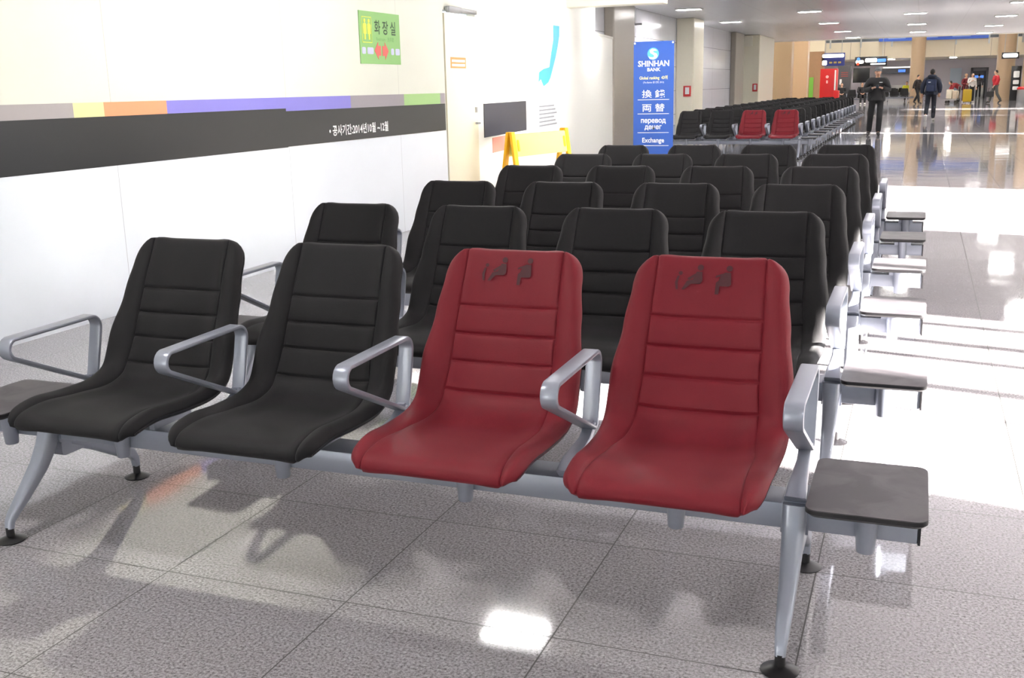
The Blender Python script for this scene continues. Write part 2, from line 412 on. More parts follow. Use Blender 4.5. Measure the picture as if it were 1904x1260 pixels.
ic.build('washroom_symbol', YL, sg, smooth=False)
RA = mat('arrow_red', srgb(214, 96, 90), 0.5)
for s_ in (-1, 1):
    c0 = 6.30+s_*0.015
    flat('arrow', [(c0, 1.70), (c0+s_*0.05, 1.70), (c0+s_*0.05, 1.665), (c0+s_*0.125, 1.745), (c0+s_*0.05, 1.825), (c0+s_*0.05, 1.79), (c0, 1.79)][::s_], FL, RA, sg, 0.002, 0.007)
LV = mat('sign_lavender', srgb(186, 188, 214), 0.5)
for a, b in ((5.92, 5.99), (6.02, 6.14), (6.49, 6.55), (6.58, 6.67)): flat('small_print', rounded(a, b, 1.712, 1.772, 0.015), FL, LV, sg, 0.002, 0.007)

# black panel, pink notice and poster on the angled hoarding
bp_ = flat('black_board', rect(0.25, 2.42, 0.82, 1.21), FA, mat('board_black', srgb(70, 68, 68), 0.3, noise=0.06, nscale=2), None, 0.01, 0.001)
tag(bp_, 'black rectangular board on the white hoarding just right of the cream door', 'board')
pn = flat('pink_notice', rect(0.62, 1.6, 0.62, 0.80), FA, mat('notice_pink', srgb(226, 150, 130), 0.5), None, 0.006, 0.001)
tag(pn, 'pinkish notice plate below the black board on the white hoarding', 'notice')
po = flat('wall_poster', rect(3.10, 4.86, 0.78, 2.40), FA, mat('poster_white', srgb(236, 240, 244), 0.4, noise=0.01), None, 0.006, 0.001)
tag(po, 'tall white poster with a curved bright blue shape above grey print, behind the barrier', 'poster')
arc = [(4.32, 2.30), (4.79, 2.31), (4.78, 2.16), (4.65, 2.0), (4.49, 1.84), (4.28, 1.68), (4.08, 1.53), (3.92, 1.46), (3.58, 1.40), (3.40, 1.50), (3.23, 1.46), (3.28, 1.60), (3.59, 1.65), (4.0, 1.68), (4.15, 1.89), (4.31, 2.08)]
flat('blue_shape', arc, FA, mat('poster_blue', srgb(70, 170, 224), 0.4), po, 0.002, 0.007)
flat('grey_panel', rect(3.15, 4.66, 0.79, 1.19), FA, mat('poster_grey', srgb(206, 210, 212), 0.4), po, 0.002, 0.007)
for k in range(6): flat('text_line', rect(3.24, 4.5-0.1*(k % 3), 0.83+k*0.055, 0.852+k*0.055), FA, mat('poster_ink', srgb(130, 132, 136), 0.5), po, 0.001, 0.0095)

# ================================================================== CEILING LIGHTS
M_DIFF = mat('lamp_diffuser', (1, 1, 1, 1), 0.5, noise=0, emis=(1.0, 0.985, 0.96, 1), estr=LAMP)
M_FRAME = mat('lamp_frame', srgb(210, 210, 208), 0.4)
lproto = empty('ceiling_light')
b_ = MB()
for x0, x1, y0, y1 in ((-0.30, 0.30, -0.19, -0.16), (-0.30, 0.30, 0.16, 0.19), (-0.30, -0.27, -0.16, 0.16), (0.27, 0.30, -0.16, 0.16)): b_.box(x0, x1, y0, y1, -0.03, 0.0)
b_.build('lamp_frame', M_FRAME, lproto, smooth=False)
MB().prism(rounded(-0.25, 0.25, -0.15, 0.15, 0.05), 0.012, lambda u, v, w_: (u, v, -0.022+w_)).build('diffuser', M_DIFF, lproto, smooth=False)
spots = []
for xc, y0, nm in ((-2.56, 22.4, 'leftmost'), (-0.12, 25.2, 'second'), (2.31, 22.1, 'third'), (4.68, 25.2, 'fourth'), (7.1, 25.2, 'rightmost')):
    k = -6
    while k < 5:
        yy = y0+k*5.82
        if -8 < yy < 43.6 and not (xc < -2 and (yy < 16 or yy > 34)): spots.append((xc, yy, nm))
        k += 1
spots = [s_ for s_ in spots if not (s_[2] in ('second', 'third') and s_[1] < 9)]+[(-0.3, 4.7, 'second'), (-0.3, -1.1, 'second')]
ordn = ['first', 'second', 'third', 'fourth', 'fifth', 'sixth', 'seventh', 'eighth', 'ninth', 'tenth', 'eleventh']
cnt = {}
for i, (xx, yy, nm) in enumerate(sorted(spots, key=lambda q: -q[1])):
    o = lproto if i == 0 else copy_tree(lproto)
    o.location = (xx, yy, CEIL)
    k = cnt[nm] = cnt.get(nm, 0)+1
    tag(o, 'glowing rectangular ceiling panel light, %s from the far end in the %s line of lights' % (ordn[k-1], nm), 'ceiling light', 'panel lights set in the hall ceiling')

# ================================================================== BENCH SEATING
def catmull(P, n):
    out = []
    for i in range(len(P)-1):
        p0 = P[max(i-1, 0)]; p1 = P[i]; p2 = P[i+1]; p3 = P[min(i+2, len(P)-1)]
        for j in range(n):
            t = j/n
            out.append(tuple(0.5*((2*p1[c])+(-p0[c]+p2[c])*t+(2*p0[c]-5*p1[c]+4*p2[c]-p3[c])*t*t+(-p0[c]+3*p1[c]-3*p2[c]+p3[c])*t**3) for c in (0, 1)))
    out.append(P[-1]); return out
PROF = catmull([(-0.468, 0.376), (-0.490, 0.392), (-0.487, 0.414), (-0.45, 0.432), (-0.36, 0.436), (-0.24, 0.422), (-0.14, 0.412), (-0.075, 0.420), (-0.018, 0.450), (0.022, 0.515), (0.070, 0.63), (0.122, 0.76), (0.165, 0.86), (0.184, 0.893)], 14)
ARC = [0]
for a, b in zip(PROF, PROF[1:]): ARC.append(ARC[-1]+math.dist(a, b))
LEN = ARC[-1]
def pat(s_):
    s_ = min(max(s_, 0), LEN-1e-6)
    import bisect
    i = min(bisect.bisect_right(ARC, s_)-1, len(PROF)-2); t = (s_-ARC[i])/(ARC[i+1]-ARC[i])
    a, b = PROF[i], PROF[i+1]
    return a[0]+(b[0]-a[0])*t, a[1]+(b[1]-a[1])*t
def nat(s_):
    a = pat(s_-0.012); b = pat(s_+0.012); dy, dz = b[0]-a[0], b[1]-a[1]; l = math.hypot(dy, dz); return -dz/l, dy/l
def s_of_z(z):   # arc position on the back for height z
    for i in range(len(PROF)-1, 0, -1):
        if PROF[i-1][1] <= z <= PROF[i][1]: return ARC[i-1]+(z-PROF[i-1][1])/(PROF[i][1]-PROF[i-1][1])*(ARC[i]-ARC[i-1])
SEAMS = [s_of_z(z) for z in (0.723, 0.643, 0.562, 0.480)]
S_CR = s_of_z(0.452)
def lerp_tab(tab, s_):
    for (a, va), (b, vb) in zip(tab, tab[1:]):
        if s_ <= b:
            t = (s_-a)/(b-a); t = max(0, min(1, t)); t = t*t*(3-2*t); return va+(vb-va)*t
    return tab[-1][1]
def half(s_):
    base = lerp_tab([(0, 0.245), (0.20, 0.252), (S_CR, 0.258), (S_CR+0.12, 0.256), (LEN-0.22, 0.237), (LEN-0.1, 0.223), (LEN, 0.206)], s_)
    r = 0.11
    if s_ < r: base -= 0.085*(1-math.sqrt(max(0, 1-((r-s_)/r)**2)))
    r = 0.062
    if LEN-s_ < r: base -= 0.062*(1-math.sqrt(max(0, 1-((r-(LEN-s_))/r)**2)))
    return base
def seam_x(s_): return lerp_tab([(0, 0.200), (0.30, 0.188), (S_CR, 0.171), (S_CR+0.15, 0.162), (LEN, 0.155)], s_)
def sm(t): t = max(0, min(1, t)); return t*t*(3-2*t)
def seat_h(x, s_):
    """height of the cushion surface above the profile line"""
    hs = half(s_); sx = seam_x(s_); ax = abs(x); e = 0.0
    wing = lerp_tab([(0, 0.004), (0.2, 0.018), (S_CR-0.05, 0.040), (S_CR+0.10, 0.046), (S_CR+0.3, 0.026), (LEN, 0.008)], s_)
    e += wing*sm((ax-sx*0.55)/(hs-sx*0.55+1e-6))
    if ax > sx:
        q = (ax-sx)/max(hs-sx, 0.02); e += 0.005*math.sin(PI*min(q, 1))*sm((hs-sx)/0.03)
    e -= 0.0045*math.exp(-((ax-sx)/0.0035)**2)
    edge = max(0, 1-(hs-ax)/0.022); e -= 0.020*edge**2.2
    for se in SEAMS:
        if ax < sx+0.004: e -= 0.0058*math.exp(-((s_-se)/0.0045)**2)*sm((sx-ax)/0.01+0.4)
    if ax < sx and s_ > S_CR:
        bounds = [S_CR-0.02]+sorted(SEAMS)+[LEN+0.02]
        for a, b in zip(bounds, bounds[1:]):
            if a <= s_ <= b: e += (0.003 if b < LEN else 0.002)*math.sin(PI*(s_-a)/(b-a))
    ef = max(0, 1-min(s_, LEN-s_)/0.02); e -= 0.014*ef**2.2
    return e
def seat_pt(x, s_, off=0.0):
    y_, z_ = pat(s_); ny, nz = nat(s_); h_ = seat_h(x, s_)+off
    return (x, y_+ny*h_, z_+nz*h_)
def make_seat_mesh():
    us = sorted(set([round(-1+2*i/26, 4) for i in range(27)]))
    ss = [LEN*i/88 for i in range(89)]
    for se in SEAMS: ss += [se-0.006, se-0.003, se, se+0.003, se+0.006]
    ss += [0.003, 0.007, 0.013, LEN-0.003, LEN-0.007, LEN-0.013]
    ss = sorted(set(round(q, 5) for q in ss))
    def xs(s_):
        hs = half(s_); sx = min(seam_x(s_), hs-0.012)
        L_ = [-hs, -hs+0.002, -hs+0.006, -hs+0.012]
        n1 = 5
        L_ += [-hs+0.012+(hs-0.012-sx-0.006)*i/n1 for i in range(1, n1)]
        L_ += [-sx-0.006, -sx-0.003, -sx, -sx+0.003, -sx+0.006]
        L_ += [(-sx+0.006)*(1-i/9) for i in range(1, 9)]
        return L_+[0]+[-q for q in reversed(L_)]
    vs = []; nU = len(xs(0.5)); nS = len(ss)
    for s_ in ss:
        for x in xs(s_): vs.append(seat_pt(x, s_))
    front = len(vs)
    TH = 0.024
    for s_ in ss:
        for x in xs(s_):
            y_, z_ = pat(s_); ny, nz = nat(s_); hs = half(s_); wing = seat_h(x, s_)
            k = max(0, 1-(hs-abs(x))/0.02); h_ = wing*0.9-TH+0.012*k
            vs.append((x*0.985, y_+ny*h_, z_+nz*h_))
    fs = []
    for i in range(nS-1):
        for j in range(nU-1):
            a = i*nU+j; fs.append((a, a+1, a+nU+1, a+nU)); b = a+front; fs.append((b, b+nU, b+nU+1, b+1))
    loop = [j for j in range(nU)]+[i*nU+nU-1 for i in range(1, nS)]+[(nS-1)*nU+j for j in range(nU-2, -1, -1)]+[i*nU for i in range(nS-2, 0, -1)]
    for a, b in zip(loop, loop[1:]+loop[:1]): fs.append((b, a, a+front, b+front))
    return vs, fs
def make_shell_mesh():
    vs = []; fs = []; nS = 48; nU = 13
    for lay in (0, 1):
        for i in range(nS+1):
            s_ = LEN*i/nS; y_, z_ = pat(s_); ny, nz = nat(s_); hs = half(s_)*(1.0 if lay == 0 else 0.975)
            for j in range(nU):
                x = hs*(-1+2*j/(nU-1)); xx = max(-half(s_), min(half(s_), x))
                w_ = lerp_tab([(0, 0.003), (0.2, 0.016), (S_CR-0.05, 0.036), (S_CR+0.10, 0.041), (S_CR+0.3, 0.023), (LEN, 0.006)], s_)*sm((abs(xx)-0.09)/0.15)
                h_ = w_-(0.0215 if lay == 0 else 0.034)
                vs.append((x, y_+ny*h_, z_+nz*h_))
    f = (nS+1)*nU
    for i in range(nS):
        for j in range(nU-1):
            a = i*nU+j; fs.append((a, a+1, a+nU+1, a+nU)); b = a+f; fs.append((b, b+nU, b+nU+1, b+1))
    loop = [j for j in range(nU)]+[i*nU+nU-1 for i in range(1, nS+1)]+[nS*nU+j for j in range(nU-2, -1, -1)]+[i*nU for i in range(nS-1, 0, -1)]
    for a, b in zip(loop, loop[1:]+loop[:1]): fs.append((b, a, a+f, b+f))
    return vs, fs
def mesh_obj(name, vs, fs, m_, parent):
    q = MB(); q.add(vs, fs); return q.build(name, m_, parent, angle=60)
SEAT_V, SEAT_F = make_seat_mesh(); SHELL_V, SHELL_F = make_shell_mesh()

# priority-seat pictograms (seated figures), polygons in (x, height above bottom)
PA = [[(0.050+0.009*math.cos(2*PI*i/12), 0.062+0.009*math.sin(2*PI*i/12)) for i in range(12)],
      [(0.040, 0.050), (0.056, 0.050), (0.058, 0.024), (0.052, 0.014), (0.026, 0.014), (0.008, -0.004), (0.000, -0.004), (0.014, 0.022), (0.030, 0.026)],
      [(0.036, 0.044), (0.040, 0.038), (0.020, 0.024), (0.014, 0.029)],
      [(-0.006+0.006*math.cos(2*PI*i/10), 0.044+0.006*math.sin(2*PI*i/10)) for i in range(10)],
      [(-0.014, 0.036), (-0.008, 0.036), (-0.012, 0.016), (-0.010, -0.004), (-0.016, -0.004), (-0.020, 0.016)]]
PB = [[(0.132+0.009*math.cos(2*PI*i/12), 0.062+0.009*math.sin(2*PI*i/12)) for i in range(12)],
      [(0.120, 0.050), (0.137, 0.050), (0.140, 0.016), (0.134, 0.010), (0.108, 0.010), (0.106, -0.014), (0.096, -0.014), (0.097, 0.020), (0.104, 0.026), (0.110, 0.042)],
      [(0.118, 0.048), (0.112, 0.040), (0.094, 0.034), (0.096, 0.040)]]
def make_pict(polys, parent, xc, dx=-0.078):
    q = MB(); S0 = s_of_z(0.80)
    for P in polys:
        vs = [(p_[0]+xc, p_[1], p_[2]) for p_ in (seat_pt(dx+u, S0+v, 0.0042) for u, v in P)]; q.add(vs, [tuple(range(len(vs)))])
    o = q.build('pictogram', M_PICT, parent, smooth=False, fix=False)
    return o

ARMSEC = rounded(-0.024, 0.024, -0.0065, 0.0065, 0.005, 2)
def arm_mesh():
    q = MB(); path = []
    def arc_(cy, cz, r, a0, a1, n=8):
        for i in range(n+1):
            a = math.radians(a0+(a1-a0)*i/n); path.append((0, cy+r*math.cos(a), cz+r*math.sin(a)))
    arc_(-0.365, 0.606, 0.032, 250, 102)       # nose, from underside to top
    arc_(-0.035, 0.604, 0.036, 96, -8)         # rear top corner
    arc_(-0.052, 0.437, 0.014, -12, -112, 5)   # rear foot
    # loop goes nose -> top -> rear -> bottom
    secs = []
    q.sweep(path, ARMSEC, closed=True)
    # neck down to the beam
    neck = [(0, -0.045, 0.432), (0, -0.060, 0.412), (0, -0.095, 0.392), (0, -0.165, 0.378), (0, -0.215, 0.360), (0, -0.238, 0.334)]
    ws = [0.020, 0.017, 0.017, 0.020, 0.024, 0.027]; ts = [0.012, 0.013, 0.015, 0.020, 0.034, 0.050]
    q.sweep(neck, [rounded(-w_, w_, -t_/1.0, t_/1.0, 0.006, 2) for w_, t_ in zip(ws, ts)])
    q.box(-0.012, 0.012, -0.062, -0.036, 0.405, 0.440)
    return q
def collar_mesh():
    return MB().sweep([(-0.030, 0, 0), (-0.027, 0, 0), (0.027, 0, 0), (0.030, 0, 0)], rounded(-0.036, 0.036, -0.068, 0.068, 0.008, 3), up=(0, 0, 1))
def leg_mesh(front=True):
    q = MB()
    if front:
        path = [(0, -0.262, 0.345), (0, -0.268, 0.300), (0, -0.285, 0.255), (0, -0.325, 0.200), (0, -0.40, 0.128), (0, -0.455, 0.078), (0, -0.468, 0.062), (0, -0.472, 0.040)]
        ws = [0.029, 0.029, 0.027, 0.024, 0.020, 0.016, 0.014, 0.013]; ts = [0.026, 0.027, 0.030, 0.027, 0.021, 0.015, 0.013, 0.012]
    else:
        path = [(0, -0.19, 0.262), (0, -0.14, 0.250), (0, -0.05, 0.195), (0, 0.045, 0.132), (0, 0.100, 0.100), (0, 0.117, 0.075), (0, 0.120, 0.045)]
        ws = [0.024, 0.024, 0.022, 0.019, 0.016, 0.014, 0.013]; ts = [0.034, 0.044, 0.034, 0.026, 0.019, 0.014, 0.012]
    q.sweep(path, [rounded(-w_, w_, -t_, t_, min(w_, t_)*0.6, 3) for w_, t_ in zip(ws, ts)])
    return q
def make_bench(colors):
    root = empty('beam_bench')
    # beam with black end caps
    bm_ = MB().box(-0.30, 2.69, -0.25, -0.135, 0.270, 0.338).build('beam', M_METAL, root, bevel=0.004)
    for xa, xb in ((-0.306, -0.30), (2.69, 2.696)): MB().box(xa, xb, -0.252, -0.133, 0.268, 0.340).build('end_cap', M_BLACKP, bm_)
    for xi in (0, 2.4):
        br = MB().sweep([(xi-0.034, -0.192, 0.304), (xi+0.034, -0.192, 0.304)], rounded(-0.045, 0.045, -0.068, 0.068, 0.012, 3), up=(0, 0, 1))
        br.sweep([(xi-0.022, -0.19, 0.235), (xi+0.022, -0.19, 0.235)], rounded(-0.03, 0.03, -0.05, 0.05, 0.015, 3), up=(0, 0, 1))
        br.build('leg_clamp', M_METAL, root)
        for fr_ in (True, False):
            q = leg_mesh(fr_); q.v = [(a+xi, b, c) for a, b, c in q.v]
            lg = q.build('leg', M_METAL, root)
            yf = -0.472 if fr_ else 0.120
            MB().lathe([(0.013, 0.014), (0.013, 0.046)], (xi, yf, 0), 16).lathe([(0.044, 0.0), (0.046, 0.003), (0.030, 0.010), (0.014, 0.016)], (xi, yf, 0), 28).build('foot_pad', M_BLACKP, lg)
    for i in range(5):
        q = arm_mesh(); q.v = [(a+0.6*i, b, c) for a, b, c in q.v]
        q.build('armrest', M_METAL, root)
    for i, c in enumerate(colors):
        xc = 0.3+0.6*i
        red = c == 'r'
        st = mesh_obj('seat', [(a+xc, b, d_) for a, b, d_ in SEAT_V], SEAT_F, M_RED if red else M_FAB, root)
        if red: st['label'] = 'burgundy padded seat with faded priority pictograms'
        mesh_obj('seat_shell', [(a+xc, b, d_) for a, b, d_ in SHELL_V], SHELL_F, M_BLACKP, st)
        if red:
            make_pict(PA, st, xc); make_pict(PB, st, xc)
        br = MB().lathe([(0.019, 0.243), (0.021, 0.246), (0.025, 0.300), (0.026, 0.388)], (xc, -0.262, 0), 20)
        br.box(xc-0.14, xc+0.14, -0.30, -0.10, 0.372, 0.382)
        br.box(xc-0.025, xc+0.025, -0.25, -0.14, 0.336, 0.380)
        br.box(xc-0.15, xc-0.13, -0.28, -0.10, 0.352, 0.380).box(xc+0.13, xc+0.15, -0.28, -0.10, 0.352, 0.380)
        br.build('seat_bracket', M_METAL, root)
    for xa, xb in ((-0.306, -0.036), (2.436, 2.706)):
        tb = MB().prism(rounded(xa, xb, -0.420, -0.045, 0.028, 5), 0.004, lambda u, v, w_: (u, v, 0.3965-0.004+w_)).build('table_top', M_TABLE, root, smooth=False)
        q = MB(); P = rounded(xa-0.001, xb+0.001, -0.421, -0.044, 0.029, 5); P2 = rounded(xa+0.008, xb-0.008, -0.412, -0.053, 0.022, 5); n = len(P)
        q.add([(u, v, 0.3945) for u, v in P]+[(u, v, 0.385) for u, v in P]+[(u, v, 0.377) for u, v in P2], [tuple(range(n)), tuple(range(3*n-1, 2*n-1, -1))]+[(k*n+i, (k+1)*n+i, (k+1)*n+(i+1) % n, k*n+(i+1) % n) for k in (0, 1) for i in range(n)])
        q.build('table_edge', M_BLACKP, tb)
        xm = (xa+xb)/2
        MB().lathe([(0.020, 0.240), (0.022, 0.244), (0.026, 0.30), (0.028, 0.377)], (xm, -0.262, 0), 20).box(xm-0.05, xm+0.05, -0.26, -0.14, 0.336, 0.377).build('table_bracket', M_METAL, tb)
    return root
ROW = 1.153
b_first = make_bench('kkrr')
b_first.location = (0, 0, 0)
tag(b_first, 'front bench nearest the camera with two black and two burgundy seats and a side table', 'bench seating')
proto = make_bench('kkkk')
GN = 'bench rows of black seats by the hoarding'
near = ['second bench row, four black seats directly behind the nearest black and burgundy bench', 'third bench row of black seats in the near block, counted from the front', 'fourth bench row of black seats in the near block, counted from the front',
        'fifth bench row of black seats in the near block, counted from the front', 'last bench row of the near block, black seats just in front of the blue banner']
for r in range(5):
    o = proto if r == 0 else copy_tree(proto)
    o.location = (0, ROW*(r+1), 0); tag(o, near[r], 'bench seating', GN)
X2, Y2 = -1.836, 17.656
o = copy_tree(b_first); o.location = (X2, Y2, 0); tag(o, 'front bench of the far block, two black and two burgundy seats beside the blue banner', 'bench seating')
for r in range(1, 15):
    o = copy_tree(proto); o.location = (X2, Y2+1.2*r, 0)
    tag(o, 'black bench row in the far block, %s behind the one with burgundy seats' % (['', 'first', 'second', 'third', 'fourth', 'fifth', 'sixth', 'seventh', 'eighth', 'ninth', 'tenth', 'eleventh', 'twelfth', 'thirteenth', 'fourteenth'][r]), 'bench seating', 'bench rows of the far block')


# ================================================================== ARRIVALS HALL BEYOND
M_BEIGE = panel_material('fascia_beige', srgb(206, 194, 172), 2.2, 0, axis=('X', 'Z'), rough=0.3, line=0.03, linecol=srgb(140, 130, 116))
M_LILAC = mat('hall_wall_lilac', srgb(214, 208, 220), 0.4, noise=0.04, nscale=0.6)
M_GLASSD = mat('railing_glass', srgb(86, 92, 98), 0.15, noise=0.1, nscale=2)
M_BLUE = mat('sign_blue', srgb(52, 92, 190), 0.35, noise=0.12, nscale=3)
M_NAVY = mat('sign_navy', srgb(34, 44, 110), 0.35)
M_BOARD = mat('sign_black', srgb(16, 16, 20), 0.3)
M_LIT = mat('sign_lit_white', (1, 1, 1, 1), 0.5, noise=0, emis=(1, 1, 1, 1), estr=2.2)
M_LITB = mat('sign_lit_blue', srgb(60, 120, 220), 0.5, noise=0, emis=srgb(90, 140, 240), estr=1.4)
M_BRONZE = mat('wood_brown', srgb(150, 116, 88), 0.35, noise=0.1, nscale=4)
struct('wall_far', MB().box(-12, 16, 86, 86.2, 0, 8), M_LILAC)
struct('wall_hall_left', MB().box(-12.2, -12, 44.4, 86, 0, 8).box(-12, -3.7, 44.2, 44.4, 0, 8), M_CREAM)
w = MB().box(16, 16.2, 44.2, 48.2, 0, 8).box(16, 16.2, 51.2, 86, 0, 8).box(16, 16.2, 48.2, 51.2, 3.9, 8).box(8.3, 16, 44.2, 44.4, 0, 8)
struct('wall_hall_right', w, M_CREAM)
struct('ceiling_hall', MB().box(-12.2, 16.2, 44.2, 86.2, 8, 8.2), mat('hall_ceiling', srgb(190, 190, 190), 0.5))
struct('trim_8', MB().box(-12, 16, 75, 86, 2.86, 3.98, 0), M_BEIGE)
struct('wall_mezzanine', MB().box(-12, 16, 82, 82.2, 3.98, 8), M_LILAC)
rl = MB().box(-4.0, 15.5, 75.1, 75.14, 4.0, 4.9).build('balcony_railing', M_GLASSD, None, smooth=False)
tag(rl, 'dark glass railing along the upper gallery at the far end of the hall', 'railing')
for k in range(8): MB().box(-3.6+2.0*k, -3.5+2.0*k, 74.92, 75.1, 3.62, 4.9).build('railing_post', M_STEEL, rl)
FS = lambda y: frame((0, y, 0), (1, 0, 0), (0, -1, 0))
gb = flat('gallery_banner', rect(-0.4, 6.4, 3.96, 4.55), FS(74.9), M_BLUE, None, 0.03)
tag(gb, 'long blue banner hung on the upper gallery railing, crossed by the round tan column', 'banner')
for k in range(3): flat('banner_mark', rect(0.2+2*k, 1.3+2*k, 4.1, 4.2), FS(74.87), mat('banner_pale', srgb(120, 150, 220), 0.5), gb, 0.004, 0.001)
# downlights under the gallery; unseen high ceiling lamps added to light the hall
lp2 = None
def downlight(x, y, z, r, es, label, group):
    global lp2
    key = 'big' if r > 0.3 else 'small'
    e_ = empty('downlight', (x, y, z))
    MB().lathe([(r*1.15, -0.03), (r*1.15, 0)], (0, 0, 0), 20).build('lamp_ring', M_FRAME, e_)
    MB().lathe([(r, -0.045), (r, -0.03)], (0, 0, 0), 20).build('diffuser', mat('downlight_'+key, (1, 1, 1, 1), 0.5, noise=0, emis=(1, 0.97, 0.92, 1), estr=es), e_)
    tag(e_, label, 'ceiling light', group)
for k, x in enumerate((-9, -6, -3, 0.4, 4.4, 8, 11, 14)):
    downlight(x, 77.5, 2.86, 0.22, 300, 'small round downlight in the soffit under the upper gallery', 'gallery soffit downlights')
for x in (-8, 0, 8):
    for y in (50, 58, 66, 74):
        downlight(x, y, 8.0, 0.7, 90, 'large round fill lamp added out of view high in the arrivals hall', 'added fill lamps above the arrivals hall')
# columns
def column(x, y, r, h_, m_, label):
    o = MB().lathe([(r*1.06, 0), (r*1.06, 0.12), (r, 0.13), (r, h_)], (0, 0, 0), 32).build('round_column', m_, None)
    o.location = (x, y, 0); tag(o, label, 'column')
column(2.17, 72, 0.44, 8, M_PILLAR2, 'round tan column in the middle of the far hall behind the walking man with a backpack')
column(7.45, 73.2, 0.55, 8, M_PILLAR2, 'round tan column near the right edge, behind the person in the red sweater')
column(8.75, 69, 0.62, 8, M_PILLAR2, 'round tan column cut by the right edge of the picture')
for n_, (x0, x1, y0) in enumerate(((-3.81, -2.97, 47), (-3.53, -2.76, 52))):
    q = struct('trim_%d' % (9+n_), MB().box(x0-0.5, x1, y0, y0+0.9, 0, 8), M_PILLAR2, bevel=0.05)
bx_ = struct('wall_panelled', MB().box(-4.2, -2.5, 58, 58.6, 0, 3.0, 0).box(-4.2, -2.5, 58, 58.6, 3.0, 8, 1), [M_BRONZE, M_BEIGE])
gp = flat('green_pennant', rect(-3.22, -3.0, 0.5, 1.65), FS(57.98), mat('pennant_green', srgb(110, 170, 60), 0.5), None, 0.02); tag(gp, 'narrow vertical green banner on the brown wall left of the red vending machine', 'banner')
# hanging signs
def hanging_sign(name, x0, x1, z0, z1, y, m_, label, top):
    e_ = empty(name, ((x0+x1)/2, y, z0)); xm = (x1-x0)/2; H_ = z1-z0
    MB().box(-xm, xm, 0, 0.15, 0, H_).build('sign_box', m_, e_, bevel=0.01)
    for sx_ in (-0.7, 0.7): MB().tube([(xm*sx_, 0.07, H_), (xm*sx_, 0.07, top-z0)], 0.015, 6).build('hanger', M_STEEL, e_)
    tag(e_, label, 'sign'); return e_
F0 = frame((0, 0, 0), (1, 0, 0), (0, -1, 0))
s1 = hanging_sign('hanging_sign', -2.62, -1.42, 2.22, 2.90, 58, M_NAVY, 'blue hanging sign with a glowing white strip above the red vending machine', 8)
flat('lit_strip', rounded(-0.57, 0.55, 0.44, 0.62, 0.06), F0, M_LIT, s1, 0.01, 0.002)
flat('lit_square', rounded(-0.56, -0.32, 0.05, 0.29, 0.04), F0, M_LIT, s1, 0.01, 0.002)
for k in range(3): flat('sign_letters', rounded(-0.2+0.23*k, -0.04+0.23*k, 0.13, 0.23, 0.02), F0, mat('sign_ochre', srgb(150, 130, 70), 0.5), s1, 0.01, 0.002)
s2 = hanging_sign('hanging_sign', -1.48, 0.42, 2.30, 2.86, 68, M_BOARD, 'black hanging sign with glowing white lettering and a blue and red mark', 8)
flat('lit_letters', rounded(-0.34, 0.36, 0.22, 0.46, 0.08), F0, M_LIT, s2, 0.01, 0.002)
flat('lit_letters', rounded(-0.9, -0.42, 0.16, 0.36, 0.08), F0, M_LIT, s2, 0.01, 0.002)
flat('lit_letters', rounded(0.38, 0.88, 0.22, 0.42, 0.05), F0, M_LITB, s2, 0.01, 0.002)
flat('lit_letters', rounded(-0.02, 0.86, 0.07, 0.15, 0.03), F0, M_LIT, s2, 0.01, 0.002)
flat('blue_mark', circle(-0.74, 0.42, 0.10, 12), F0, M_LITB, s2, 0.012, 0.004); flat('red_mark', circle(-0.76, 0.14, 0.09, 12), F0, mat('sign_red', srgb(220, 70, 40), 0.5, emis=srgb(220, 70, 40), estr=0.7), s2, 0.012, 0.004)
s3 = hanging_sign('hanging_sign', 6.5, 7.36, 2.40, 2.74, 62, M_BOARD, 'small black hanging sign with a white glowing bar at the right edge of the picture', 8)
flat('lit_strip', rounded(-0.37, 0.37, 0.07, 0.28, 0.09), F0, M_LIT, s3, 0.01, 0.002)
# vending machine
vm = empty('vending_machine', (-1.62, 50, 0)); tag(vm, 'tall red vending machine at the end of the far bench block', 'vending machine')
MR = mat('vending_red', srgb(196, 30, 34), 0.35, noise=0.03)
MB().box(-0.34, 0.42, 0, 0.8, 0.06, 1.99).build('cabinet', MR, vm, bevel=0.02)
flat('graphic', circle(-0.02, 1.62, 0.07, 12), F0, mat('vending_pink', srgb(236, 190, 190), 0.5), vm, 0.003, 0.001); flat('graphic', rounded(-0.06, 0.02, 1.32, 1.46, 0.02), F0, MATS['vending_pink'], vm, 0.003, 0.001)
flat('lettering_strip', rect(0.31, 0.38, 1.0, 1.92), F0, M_WHITE, vm, 0.004, 0.001)
MB().box(0.30, 0.54, -0.04, 0.5, 0.06, 0.98).build('dispenser_box', MR, vm, bevel=0.015)
MB().box(-0.32, 0.40, 0.04, 0.76, 0, 0.06).build('plinth', M_BLACKP, vm)
# shop fronts
def on_far(name, x0, x1, z0, z1, y, m_, label, cat, t=0.12):
    o = MB().box(x0, x1, y-t, y, z0, z1).build(name, m_, None, bevel=0.01); tag(o, label, cat); return o
kb = empty('departure_kiosk', (-2.2, 72, 0)); tag(kb, 'dark grey service kiosk with faint red writing right of the red vending machine', 'kiosk')
MB().box(-0.55, 0.25, 0, 1.2, 0, 2.45).build('cabinet', mat('kiosk_grey', srgb(72, 70, 74), 0.4), kb, bevel=0.02)
for k in range(3): flat('red_writing', rect(-0.35, 0.1, 1.95-0.12*k, 2.0-0.12*k), F0, mat('kiosk_red', srgb(150, 60, 54), 0.5), kb, 0.004, 0.001)
flat('notice', rounded(-0.42, -0.28, 1.2, 1.55, 0.03), F0, M_WHITE, kb, 0.004, 0.001)
tv = empty('wall_screen', (-1.26, 72, 1.3)); tag(tv, 'large switched-off black screen behind the man on his phone', 'screen')
